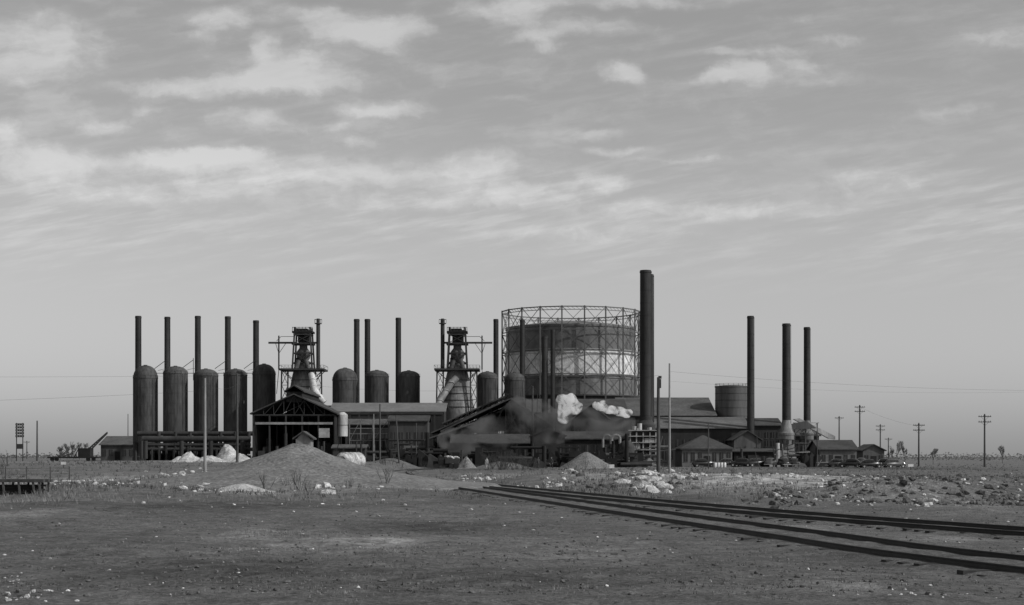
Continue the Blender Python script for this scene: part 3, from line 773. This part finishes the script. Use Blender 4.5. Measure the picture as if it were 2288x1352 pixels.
p1472=pole(1471,843,1060,r=.24); p1496=pole(1496,812,1056,r=.16,m=LPOLE)
pole(1190,863,D=285,r=.24); pole(849,903,D=270,r=.16); pole(892,928,D=260,r=.14,lean=-.5); pole(930,945,D=280,r=.12); pole(83,940,D=330,r=.2)
pole(835,925,D=290,r=.13,m=LPOLE); pole(286,925,D=380,r=.12)
pole(1875,930,D=430,r=.22,arms=1); pr=pole(1921,905,D=370,r=.22,arms=2); pole(1967,948,D=420,r=.2,arms=2); pole(2053,945,D=330,r=.2,arms=2); pole(1985,978,D=520,r=.2,arms=1)
pole(1583,945,D=290,r=.13); pole(1826,945,D=300,r=.12); pole(1700,1008,D=240,r=.07,lean=-.9); pole(2200,925,D=300,r=.2,arms=2); pole(60,985,D=600,r=.2,arms=1)
s=B(); s.beam((p1472.x,p1472.y,p1472.z),(p1472.x+.35,p1472.y,p1472.z),.3); s.box(p1472.x-.1,p1472.x+.3,p1472.y-.2,p1472.y+.2,p1472.z-1.2,p1472.z-.2); mk('pole_bracket_lamp',s,STEEL)
def wire(s,a,b_,sag=1.0,r=0.02):
    n=20; P=[Vector(a).lerp(Vector(b_),k/n)-Vector((0,0,4*sag*(k/n)*(1-k/n))) for k in range(n+1)]
    for u,v in zip(P[:-1],P[1:]): s.cyl(u,v,r,n=4,caps=False)
s=B()
wire(s,(X(-400,240),240,Z(842,240)),p530-Vector((0,0,.3)),.1,.014); wire(s,p530-Vector((0,0,.3)),p1472-Vector((0,0,-.2)),2.0,.011)
wire(s,(X(-500,120),120,Z(905,120)),p458-Vector((0,0,.9)),.2,.008)
wire(s,p1496-Vector((0,0,1.0)),(X(2500,230),230,Z(872,230)),.8,.012)
wire(s,p1496-Vector((0,0,2.2)),(X(2500,230),230,Z(868,230)),1.0,.008)
wire(s,pr-Vector((0,0,.4)),(X(2053,330),330,Z(952,330)),.6,.014)
wire(s,p458-Vector((0,0,.5)),p530-Vector((0,0,1.5)),.5,.010)
mk('overhead_wires',s,STEEL)
D=300; z=hbase(X(44,D),D); e=empty('railroad_signal_board',X(44,D),D,0)
s=B(); s.beam((X(37,D),D,z),(X(37,D),D,Z(945,D)),.15); s.beam((X(51,D),D,z),(X(51,D),D,Z(945,D)),.15); mk('posts',s,STEEL,e)
s=B()
for k in range(5): s.box(X(35,D),X(54,D),D-.15,D-.08,Z(951+k*6.5,D),Z(946+k*6.5,D))
s.box(X(38,D),X(52,D),D-.1,D+.1,Z(1003,D),Z(992,D))
mk('board_slats',s,SOOT,e)
s=B()
for k in range(5):
    for i in range(3):
        xx=X(39+i*5.6,D); s.cyl((xx,D-.16,Z(948.5+k*6.5,D)),(xx,D-.24,Z(948.5+k*6.5,D)),.12,n=12)
mk('reflector_buttons',s,CONC,e)
def smallsign(px,py,D,w,hpx):
    x=X(px,D); z=Z(py,D); e=empty('small_sign',x,D,0)
    mk('board',B().box(x-S(w/2,D),x+S(w/2,D),D-.03,D,z-S(hpx/2,D),z+S(hpx/2,D)),WHITE,e)
    mk('stake',B().box(x-.04,x+.04,D+.003,D+.08,hh(x,D)-.1,z),WOOD,e)
smallsign(142,1035,165,11,6); smallsign(1367,1042,220,11,8); smallsign(2035,1040,230,12,6)
# ------------------------------------------------ timber platform and fence
D=78; e=empty('timber_loading_platform',X(45,D),D,0); z0=hbase(X(45,D),D)
s=B()
for k in range(7):
    s.box(X(-40,D),X(97+random.uniform(-3,4),D),D+k*.28,D+k*.28+.24,Z(1078,D),Z(1072,D)+random.uniform(-.02,.02))
mk('deck_planks',s,WOOD,e,smooth=False)
s=B()
for k in range(5): s.box(X(-30,D),X(80-4*k+random.uniform(-8,8),D),D+.2,D+1.6,Z(1084+5*k+4,D),Z(1084+5*k,D))
mk('stacked_timbers',s,BLACK,e,smooth=False)
s=B()
for c in (5,40,72,86): s.beam((X(c,D),D+.1,Z(1078,D)),(X(c+7,D),D-.1,z0-.1),.09); s.beam((X(c,D),D+1.7,Z(1078,D)),(X(c-2,D),D+1.8,z0-.1),.09)
mk('legs',s,WOOD,e,smooth=False)
D=120; e=empty('low_rail_fence',X(60,D),D,0); s=B()
for py in (1047,1060): s.beam((X(-60,D),D,Z(py,D)),(X(122,D),D+4,Z(py,D)),.05)
for c in (-50,0,40,85,122): s.beam((X(c,D),D+(c+60)/182*4,-.1),(X(c,D),D+(c+60)/182*4,Z(1043,D)),.07)
mk('rails_and_posts',s,WOOD,e)
D=320; z0=hbase(X(180,D),D); e=empty('derrick_crane',X(200,D),D,z0)
s=B(); a=Vector((X(192,D),D,z0+1.3)); b_=Vector((X(240,D),D,Z(968,D)))
for oy in (-.4,.4):
    for oz in (0,.7): s.beam(a+Vector((0,oy,oz)),b_+Vector((0,oy*.3,oz*.3)),.16)
for k in range(10):
    t0,t1=k/10,(k+1)/10; s.beam(a.lerp(b_,t0)+Vector((0,-.4,0)),a.lerp(b_,t1)+Vector((0,-.4,.6*(1-t1)+.1)),.1)
mk('lattice_boom',s,STEEL,e)
s=B(); s.box(X(178,D),X(205,D),D-1.3,D+1.3,z0+.9,z0+2.6); s.box(X(110,D),X(222,D),D-1.4,D+1.4,z0+.6,z0+.95)
mk('cab_and_flatcar_deck',s,BLACK,e,smooth=False)
s=B()
for c in (120,130,200,212): s.cyl((X(c,D),D-1.1,z0+.4),(X(c,D),D-.9,z0+.4),.42,n=18)
for k in range(14): xx=X(random.uniform(130,178),D); s.beam((xx,D-1,z0+.95),(xx+random.uniform(-1,1.5),D+1,z0+.95+random.uniform(.3,1.4)),.15)
s.beam((X(135,D),D,z0+1),(X(135,D),D,z0+2.6),.1);s.beam((X(135,D),D,z0+2.6),(X(160,D),D,z0+1.4),.08)
mk('wheels_and_scrap',s,STEEL,e)
# ------------------------------------------------ vehicles
def car(px,D,rot,m):
    x=X(px,D); z=hh(x,D)
    e=empty('parked_car',x,D,z); e.rotation_euler=(0,0,rot)
    def add(nm,b_,mm,sm=True):
        me=bpy.data.meshes.new(nm); me.from_pydata(b_.v,[],b_.f); me.update(); o=bpy.data.objects.new(nm,me)
        bm=bmesh.new(); bm.from_mesh(me); bmesh.ops.recalc_face_normals(bm,faces=bm.faces); bm.to_mesh(me); bm.free()
        me.materials.append(mm); o.parent=e; sc.collection.objects.link(o)
        for p_ in me.polygons: p_.use_smooth=sm
        if sm: me.set_sharp_from_angle(angle=math.radians(40))
    def loft(b_,secs):
        i=len(b_.v); n=12
        for (sx,hw,zl,zh) in secs:
            for k in range(n):
                t=2*math.pi*k/n+math.pi/n; c,s_=math.cos(t),math.sin(t)
                c=math.copysign(abs(c)**.5,c); s_=math.copysign(abs(s_)**.5,s_)
                b_.v.append((sx,c*hw,(zl+zh)/2+s_*(zh-zl)/2))
        for j in range(len(secs)-1):
            for k in range(n): k2=(k+1)%n; b_.f.append((i+j*n+k,i+j*n+k2,i+(j+1)*n+k2,i+(j+1)*n+k))
        b_.f.append(tuple(i+k for k in range(n))); b_.f.append(tuple(i+(len(secs)-1)*n+k for k in range(n)))
    b1=B(); loft(b1,[(-2.15,.3,.45,.8),(-2.0,.6,.38,.95),(-1.5,.74,.35,1.08),(-.3,.78,.35,1.1),(.6,.7,.35,1.12),(1.2,.5,.4,1.08),(1.95,.3,.42,1.0),(2.05,.2,.5,.9)])
    add('body',b1,m)
    b1=B(); loft(b1,[(-1.75,.4,.95,1.05),(-1.4,.6,1.0,1.4),(-.9,.66,1.0,1.62),(-.2,.67,1.0,1.68),(.4,.64,1.0,1.6),(.75,.58,1.0,1.15)]); add('cabin',b1,m)
    b1=B()
    for sy in (-1,1):
        for a0,a1 in ((-1.2,-.75),(-.65,-.1),(0,.45)): b1.box(a0,a1,sy*.655-.02,sy*.655+.03,1.16,1.46)
    b1.quad((.50,-.5,1.5),(.50,.5,1.5),(.80,.52,1.12),(.80,-.52,1.12)); b1.box(-1.52,-1.5,-.3,.3,1.15,1.35)
    add('windows',b1,GLASS,False)
    b1=B()
    for wx in (-1.4,1.35):
        for sy in (-1,1):
            i=len(b1.v); n=9
            for k in range(n+1):
                t=math.pi*k/n
                for oy in (-.14,.16): b1.v.append((wx+.47*math.cos(t),sy*.68+oy,.36+.45*math.sin(t)))
            for k in range(n): b1.f.append((i+2*k,i+2*k+1,i+2*k+3,i+2*k+2))
            b1.f.append(tuple(i+2*k for k in range(n+1))); b1.f.append(tuple(i+2*k+1 for k in range(n+1)))
    for sy in (-1,1): b1.box(-.95,.9,sy*.72-.14,sy*.72+.1,.34,.4)
    add('fenders_and_running_boards',b1,m)
    b1=B()
    for wx in (-1.4,1.35):
        for sy in (-1,1): b1.cyl((wx,sy*.66-.09,.34),(wx,sy*.66+.2*sy,.34),.35,n=18)
    add('wheels',b1,RUBBER)
    b1=B()
    for wx in (-1.4,1.35):
        for sy in (-1,1): b1.cyl((wx,sy*.86,.34),(wx,sy*.885,.34),.17,n=12)
    b1.box(2.15,2.22,-.75,.75,.42,.52); b1.box(-2.3,-2.23,-.75,.75,.42,.52)
    for sy in (-1,1): b1.cyl((1.7,sy*.5,.88),(1.9,sy*.5,.88),.13,n=12)
    b1.box(2.02,2.08,-.17,.17,.5,.92)
    add('bumpers_lamps_hubcaps',b1,CHROME)
for px,D,r,mm in ((1572,300,.1,CARP),(1655,300,2.9,CARP),(1692,300,.3,CARP),(1722,300,1.2,CARP2),(1748,302,1.8,CARP),(1775,303,1.4,CARP),(1628,301,0,CARP2),
              (1873,300,.2,CARP),(1900,296,2.8,CARP),(1945,294,.1,CARP),(1972,298,3.0,CARP),(1998,296,.4,CARP2),(1925,306,1.0,CARP)):
    car(px,D-4,r,mm)
s=B()
for k in range(4):
    xx=X(1598+k*7,292); s.lathe(xx,292,[(.24,0),(.29,.2),(.3,.45),(.29,.7),(.24,.9)],14)
mk('white_barrels',s,WHITE)
D=262; x=X(997,D); e=empty('dump_truck',x,D,0)
s=B(); s.box(x-1.3,x-.2,D-.8,D+.8,.5,1.9); s.box(x-2.1,x-1.3,D-.45,D+.45,.5,1.25); s.box(x-1.2,x-.3,D-.7,D+.7,1.9,2.0); mk('cab_and_hood',s,BLACK,e)
s=B(); s.prism([(x-.1,.9),(x+2.0,.9),(x+2.3,1.7),(x-.1,1.7)],D-.95,D+.95); s.box(x-1.9,x+2.1,D-.4,D+.4,.55,.8); mk('dump_body',s,SOOT,e,smooth=False)
s=B()
for wx in (-1.6,.9,1.6):
    for sy in (-1,1): s.cyl((x+wx,D+sy*.75,.42),(x+wx,D+sy*.95,.42),.42,n=20)
mk('wheels',s,RUBBER,e)
s=B()
for k in range(40): rock(s,x+random.uniform(.1,2),D+random.uniform(-.7,.7),1.6+random.uniform(0,.35),random.uniform(.15,.35))
mk('load',s,ROCK,e,smooth=False)
s=B(); s.box(x-1.18,x-.4,D-.83,D-.8,1.35,1.8); mk('windows',s,GLASS,e)
# ------------------------------------------------ people
def person(px,D,rot,shirt,step=0.12):
    x=X(px,D); z=hh(x,D)
    V=[(0,0,.93),(0,0,1.12),(0,0,1.35),(0,0,1.47),(0,.01,1.56),(0,.02,1.68),
       (.19,0,1.42),(.25,.02,1.15),(.24,.12,.92),(-.19,0,1.42),(-.26,-.02,1.15),(-.25,.06,.9),
       (.1,0,.88),(.12,step,.5),(.12,step*.6,.08),(.12,step*.6+.16,.04),(-.1,0,.88),(-.12,-step*.3,.5),(-.12,-step,.08),(-.12,-step+.16,.04),
       (.24,.15,.82),(-.25,.09,.8),(0,.02,1.78)]
    E=[(0,1),(1,2),(2,3),(3,4),(4,5),(5,22),(2,6),(6,7),(7,8),(8,20),(2,9),(9,10),(10,11),(11,21),(0,12),(12,13),(13,14),(14,15),(0,16),(16,17),(17,18),(18,19)]
    R=[.15,.14,.17,.07,.06,.10,.075,.055,.04,.075,.055,.04,.1,.07,.055,.04,.1,.07,.055,.04,.035,.035,.07]
    me=bpy.data.meshes.new('worker'); me.from_pydata(V,E,[]); o=bpy.data.objects.new('worker',me); sc.collection.objects.link(o)
    o.location=(x,D,z); o.rotation_euler=(0,0,rot)
    o.modifiers.new('skin','SKIN')
    for i,r in enumerate(R): me.skin_vertices[0].data[i].radius=(r,r*.85)
    me.skin_vertices[0].data[0].use_root=True
    sb=o.modifiers.new('sub','SUBSURF'); sb.levels=2; sb.render_levels=2
    me.materials.append(shirt)
    h=B(); h.lathe(0,0.02,[(.155,1.76),(.15,1.775),(.1,1.78),(.095,1.87),(.05,1.89)],16)
    hm=bpy.data.meshes.new('hat'); hm.from_pydata(h.v,[],h.f); ho=bpy.data.objects.new('hat',hm); ho.parent=o; sc.collection.objects.link(ho); hm.materials.append(BLACK)
    h=B(); h.lathe(0,0.045,[(.03,1.56),(.085,1.60),(.1,1.68),(.09,1.75),(.05,1.77)],14); h.cyl((0,.13,1.68),(0,.17,1.66),.018,.012,n=6)
    for sx in (-1,1): h.cyl((sx*.1,.03,1.68),(sx*.115,.03,1.68),.03,n=8)
    for hx,hy in ((.24,.16),(-.25,.10)):
        for k in range(4): h.cyl((hx-.03+.02*k,hy,.81),(hx-.03+.02*k,hy+.03,.73+.005*abs(k-1.5)),.010,.007,n=6)
        h.cyl((hx*.86,hy,.84),(hx*.8,hy+.03,.78),.011,.008,n=6)
    fm=bpy.data.meshes.new('face_and_hands'); fm.from_pydata(h.v,[],h.f); fo=bpy.data.objects.new('face_and_hands',fm); fo.parent=o; sc.collection.objects.link(fo); fm.materials.append(SKIN)
person(1203,258,.5,CLOTH); person(1232,254,2.8,CLOTH,.2); person(1088,258,3.1,CLOTHL)
# ------------------------------------------------ vegetation
def branch(s,p,d,L_,r,depth,spread=.6,n=3,up=.15,k_=.6):
    q=p+d*L_; s.cyl(p,q,r,r*k_,n=4,caps=False)
    if depth==0: return
    for k in range(n):
        nd=(d+Vector((random.uniform(-1,1),random.uniform(-1,1),random.uniform(-.5,.9)))*spread+Vector((0,0,up))).normalized()
        branch(s,p.lerp(q,random.uniform(.55,1)),nd,L_*random.uniform(.55,.85),r*k_,depth-1,spread,n,up,k_)
def baretree(px,D,hgt,seed,r=.12):
    random.seed(seed); x=X(px,D); s=B(); z=hh(x,D)
    branch(s,Vector((x,D,z-.2)),Vector((0,0,1)),hgt*.3,r,6,.55,3,.15,.7)
    mk('bare_tree',s,TREEM,smooth=False)
for px,D,hg,sd in ((150,430,6,1),(178,440,7,2),(135,450,5,3),(195,445,5.5,4),(165,452,6,14),(2003,480,8,5),(2022,490,7,6),(1990,500,6,15),(2085,470,6,7),(2240,470,6,10)): baretree(px,D,hg,sd)
random.seed(21)
def shrub(px,py,hgt,n=7,name='bare_shrub',D=None):
    if D is None: x,D=GP(px,py)
    x=X(px,D); s=B(); z=hh(x,D)
    for k in range(n):
        d=Vector((random.uniform(-.6,.6),random.uniform(-.6,.6),1)).normalized()
        branch(s,Vector((x+random.uniform(-.2,.2),D+random.uniform(-.2,.2),z-.1)),d,hgt*.4,.012+hgt*.004,3,.5,2)
    mk(name,s,TWIG,smooth=False)
for px,py,hg in ((592,1098,1.3),(665,1100,1.5),(640,1096,.9),(862,1094,1.5),(690,1102,.9),(850,1090,1.0),(780,1098,.8),(1560,1075,.9),(1330,1060,1.2),(1640,1078,.7),(15,1060,2.0),(8,1070,1.6)): shrub(px,py,hg)
for k in range(18): shrub(random.uniform(1085,1195),0,random.uniform(1.8,4.0),n=8,D=random.uniform(225,262))
for k in range(9): shrub(random.uniform(1250,1500),0,random.uniform(1,2),n=6,D=random.uniform(225,262))
for k in range(8): shrub(random.uniform(850,950),0,random.uniform(1,1.8),n=5,D=random.uniform(225,262))
def grass(name,n,pxr,pyr,hr,cl=0,m=DRYG):
    s=B(); cents=[(random.uniform(*pxr),random.uniform(*pyr)) for _ in range(cl)] if cl else None
    for _ in range(n):
        if cents:
            c=random.choice(cents); px=random.gauss(c[0],(pxr[1]-pxr[0])*.04); py=random.gauss(c[1],(pyr[1]-pyr[0])*.06)
        else: px=random.uniform(*pxr); py=random.uniform(*pyr)
        if py<HY+12: continue
        x,y=GP(px,py)
        if trackdist(x,y)<1.9: continue
        z=hh(x,y)
        for k in range(5):
            h_=random.uniform(*hr); a=random.uniform(0,3.14); w=.006+y*.0001; dx,dy=math.cos(a)*w,math.sin(a)*w
            ox,oy=random.uniform(-.12,.12),random.uniform(-.12,.12); lx,ly=random.uniform(-.6,.6)*h_,random.uniform(-.6,.6)*h_
            s.quad((x+ox-dx,y+oy-dy,z-.02),(x+ox+dx,y+oy+dy,z-.02),(x+ox+lx,y+oy+ly,z+h_))
    mk(name,s,m,smooth=False)
grass('dry_grass',4200,(-200,2500),(1045,1125),(.06,.28),cl=60)
grass('dry_grass',900,(-200,2400),(1130,1350),(.01,.05),cl=30)
grass('dry_grass',1800,(520,1000),(1188,1238),(.01,.05),cl=16)
grass('dark_weeds',4600,(-200,2500),(1040,1110),(.1,.35),cl=60,m=TWIG)
grass('dark_weeds',900,(-200,2400),(1110,1340),(.01,.05),cl=40,m=TWIG)
s=B()
for k in range(9000):
    px=random.choice((random.uniform(-700,300),random.uniform(1850,3000),random.uniform(-700,3000)))
    D=random.uniform(750,1100)
    top=2.4+3.0*abs(noise.noise(Vector((px*.006,D*.01,0))))+1.5*noise.noise(Vector((px*.03,D*.02,4)))
    x=X(px,D); z=random.random()*top; w=random.uniform(.2,.8)
    s.quad((x-w,D,z),(x+w*.8,D+.3,z+random.uniform(-.5,.5)),(x+random.uniform(-.5,.5),D,z+w*.7))
mk('distant_treeline',s,TREEM,smooth=False)
# ------------------------------------------------ steam and smoke volumes
def plume(name,pts,dens,col,lo=.42,hi=.6,scl=.7,vox=.35,amp=.7,em=0,dist=0):
    m=bpy.data.materials.new(name+'_volume'); m.use_nodes=True; nt=m.node_tree; nt.nodes.clear()
    o=nt.nodes.new('ShaderNodeOutputMaterial'); v=nt.nodes.new('ShaderNodeVolumePrincipled'); nt.links.new(v.outputs[0],o.inputs['Volume'])
    v.inputs['Color'].default_value=(col,col,col,1)
    g=nt.nodes.new('ShaderNodeNewGeometry'); n=nt.nodes.new('ShaderNodeTexNoise'); n.inputs['Scale'].default_value=scl; n.inputs['Detail'].default_value=4; n.inputs['Distortion'].default_value=dist
    nt.links.new(g.outputs['Position'],n.inputs['Vector'])
    r=nt.nodes.new('ShaderNodeMapRange'); r.inputs[1].default_value=lo; r.inputs[2].default_value=hi; r.inputs[3].default_value=0; r.inputs[4].default_value=dens
    nt.links.new(n.outputs['Fac'],r.inputs[0]); nt.links.new(r.outputs[0],v.inputs['Density'])
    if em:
        q=nt.nodes.new('ShaderNodeMath'); q.operation='MULTIPLY'; q.inputs[1].default_value=em; nt.links.new(r.outputs[0],q.inputs[0]); nt.links.new(q.outputs[0],v.inputs['Emission Strength'])  # added glow in the volume, in place of light scattered inside the steam
    bm=bmesh.new()
    for px,py,D,rp,sq in pts:
        bmesh.ops.create_icosphere(bm,subdivisions=3,radius=S(rp,D),matrix=Matrix.Translation((X(px,D),D,Z(py,D)))@Matrix.Diagonal((1,.9,sq,1)))
    me=bpy.data.meshes.new(name)
    for vt in bm.verts: vt.co+=Vector((1,0.5,1))*noise.noise(vt.co*.5)*amp
    bm.to_mesh(me); bm.free()
    ob=bpy.data.objects.new(name,me); sc.collection.objects.link(ob); me.materials.append(m)
    md=ob.modifiers.new('rm','REMESH'); md.mode='VOXEL'; md.voxel_size=vox
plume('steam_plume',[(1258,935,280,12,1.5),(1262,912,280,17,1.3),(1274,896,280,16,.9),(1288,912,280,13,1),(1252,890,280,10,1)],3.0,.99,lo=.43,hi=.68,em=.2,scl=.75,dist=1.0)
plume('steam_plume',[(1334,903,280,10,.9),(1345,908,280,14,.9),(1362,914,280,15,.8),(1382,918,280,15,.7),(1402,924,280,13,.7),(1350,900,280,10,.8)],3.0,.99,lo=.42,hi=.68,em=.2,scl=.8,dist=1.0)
plume('smoke_haze',[(1170,935,284,50,1.1),(1230,950,284,56,.85),(1300,950,284,60,.6),(1110,965,284,60,.7),(1370,955,284,50,.5),(1040,985,284,70,.5)],.5,.3,lo=.47,hi=.75,scl=.22,vox=.8,amp=2,dist=.8)
# ------------------------------------------------ world
w=bpy.data.worlds.new('World'); sc.world=w; w.use_nodes=True; nt=w.node_tree; N=nt.nodes; L=nt.links
bg=N['Background']; bg.inputs['Strength'].default_value=0.1
SE=math.radians(38); AZ=math.radians(112)
sky=N.new('ShaderNodeTexSky'); sky.sky_type='NISHITA'; sky.sun_disc=False; sky.sun_elevation=SE; sky.sun_rotation=AZ; sky.dust_density=2.0
bw=N.new('ShaderNodeRGBToBW'); L.new(sky.outputs[0],bw.inputs[0])
tc=N.new('ShaderNodeTexCoord'); sep=N.new('ShaderNodeSeparateXYZ'); L.new(tc.outputs['Generated'],sep.inputs[0])
ysafe=ma('MAXIMUM',ma('ABSOLUTE',sep.outputs[1],0),0.05)
u=ma('DIVIDE',sep.outputs[0],ysafe); v=ma('DIVIDE',sep.outputs[2],ysafe)
def comb(a,b_,c=0.0):
    n=N.new('ShaderNodeCombineXYZ')
    for i,q in enumerate((a,b_,c)):
        if isinstance(q,(int,float)): n.inputs[i].default_value=q
        else: L.new(q,n.inputs[i])
    return n.outputs[0]
def nzw(vec,scale,detail,rough):
    n=N.new('ShaderNodeTexNoise'); n.inputs['Scale'].default_value=scale; n.inputs['Detail'].default_value=detail; n.inputs['Roughness'].default_value=rough
    L.new(vec,n.inputs['Vector']); return n
def vm(op,a,b_):
    n=N.new('ShaderNodeVectorMath'); n.operation=op
    for i,q in enumerate((a,b_)):
        if isinstance(q,tuple): n.inputs[i].default_value=q
        else: L.new(q,n.inputs[i])
    return n
uv=comb(u,v)
warp=nzw(uv,22,6,.62)
wv=vm('SUBTRACT',warp.outputs['Color'],(.5,.5,.5)).outputs[0]
wv=vm('MULTIPLY',wv,(.045,.018,0)).outputs[0]
uvw=vm('ADD',uv,wv).outputs[0]
BL=[(70,110,170,100,.85),(140,90,60,36,.3),(870,75,105,42,1.15),(750,62,90,40,.8),(640,150,130,80,.7),(700,185,170,40,.4),(480,195,140,26,.4),(1392,160,54,26,1.0),(1655,158,64,28,.85),(1590,172,45,18,.6),
 (1120,22,120,30,.85),(1270,62,140,32,.65),(1170,88,100,20,.6),(1240,112,60,16,.6),(850,240,110,26,.85),(555,262,110,20,.65),(110,360,140,48,.95),(10,300,70,44,.7),(400,352,190,28,.8),(520,340,110,18,.5),
 (700,385,500,50,.6),(1090,370,90,36,.65),(1160,435,150,30,.55),(1350,408,90,30,.65),(575,105,50,38,.7),(490,50,60,26,.6),(440,85,50,18,.5),(1760,145,140,30,.5),(1335,300,100,16,.5),(1380,335,90,12,.5),(1540,353,120,11,.5),
 (1700,112,190,14,.6),(1920,415,200,44,.45),(230,285,100,28,.55),(320,250,60,18,.45),(540,185,260,44,.35),(320,200,120,22,.45),(810,320,60,16,.5),(1450,470,260,30,.45),(1400,5,300,18,.5),(1880,90,90,16,.4),
 (1740,180,330,20,.35),(2150,250,170,34,.3),(2250,90,170,36,.4),(1300,520,320,22,.35),(900,450,320,26,.4),(560,30,220,22,.4),(300,430,320,30,.35),(650,285,220,18,.4),(1700,470,260,24,.35),(1130,222,70,10,.4),(1780,45,120,14,.35)]
tot=None
for (px,py,rx,ry,st) in BL:
    a=vm('SUBTRACT',uvw,((px-CX)/F,(HY-py)/F,0)).outputs[0]
    a=vm('MULTIPLY',a,(F/rx/1.4,F/ry/1.4,0)).outputs[0]
    ln=N.new('ShaderNodeVectorMath'); ln.operation='LENGTH'; L.new(a,ln.inputs[0])
    g=mr(ln.outputs['Value'],1.0,0.0,0,st,True)
    tot=g if tot is None else ma('ADD',tot,g)
f1=nzw(vm('MULTIPLY',uvw,(1,1.9,1)).outputs[0],34,9,.6).outputs['Fac']
f2=nzw(vm('MULTIPLY',uvw,(1,5,1)).outputs[0],9,8,.6).outputs['Fac']
f3=nzw(vm('MULTIPLY',comb(ma('ADD',u,ma('MULTIPLY',v,-2.2)),ma('ADD',v,ma('MULTIPLY',u,-.12))),(1,4.5,1)).outputs[0],26,8,.62).outputs['Fac']
f4=nzw(vm('MULTIPLY',uvw,(1,2.6,1)).outputs[0],15,9,.62).outputs['Fac']
msk=mr(tot,0,.3,0,1)
den=ma('ADD',tot,ma('MULTIPLY',ma('MULTIPLY',ma('SUBTRACT',f1,.47),1.7),msk))
cl=mr(den,.0,1.1,0,1,True)
env=ma('MULTIPLY',mr(v,.09,.15,0,1,True),mr(v,.20,.155,0.4,1,True))
cl=ma('ADD',cl,ma('MULTIPLY',ma('MULTIPLY',mr(f3,.40,.7,0,.5,True),mr(f2,.34,.6,.15,1,True)),env))
cl=ma('ADD',cl,ma('MULTIPLY',mr(f4,.46,.72,0,.42,True),ma('MULTIPLY',mr(v,.12,.17,0,1,True),mr(u,.25,-.1,.45,1))))
cl=ma('MINIMUM',cl,1.1)
haze=ma('ADD',ma('MULTIPLY',mr(v,.23,.12,0,1,True),.5),ma('MULTIPLY',mr(v,.13,-.01,0,1,True),.5))
skyv=ma('ADD',ma('MULTIPLY',bw.outputs[0],1.0),0.65)
skyv=ma('ADD',skyv,haze)
out=ma('ADD',skyv,ma('MULTIPLY',cl,2.1))
gr=N.new('ShaderNodeCombineXYZ')
for i in range(3): L.new(out,gr.inputs[i])
L.new(gr.outputs[0],bg.inputs['Color'])
sd=bpy.data.lights.new('sun','SUN'); sd.energy=3.1; sd.angle=math.radians(.5); sd.color=(1,.997,.99)
so=bpy.data.objects.new('sun',sd); sc.collection.objects.link(so)
dirv=Vector((math.sin(AZ)*math.cos(SE),math.cos(AZ)*math.cos(SE),math.sin(SE)))
so.rotation_euler=dirv.to_track_quat('Z','Y').to_euler(); so.location=(50,-30,80)
cd=bpy.data.cameras.new('camera'); co=bpy.data.objects.new('camera',cd); sc.collection.objects.link(co)
co.location=(0,0,H); co.rotation_euler=(math.radians(90),0,0); cd.sensor_width=36; cd.lens=36*F/2288; cd.shift_y=(HY-676)/2288
cd.clip_start=.1; cd.clip_end=20000
sc.camera=co
sc.view_settings.view_transform='Standard'; sc.view_settings.look='None'; sc.view_settings.exposure=0
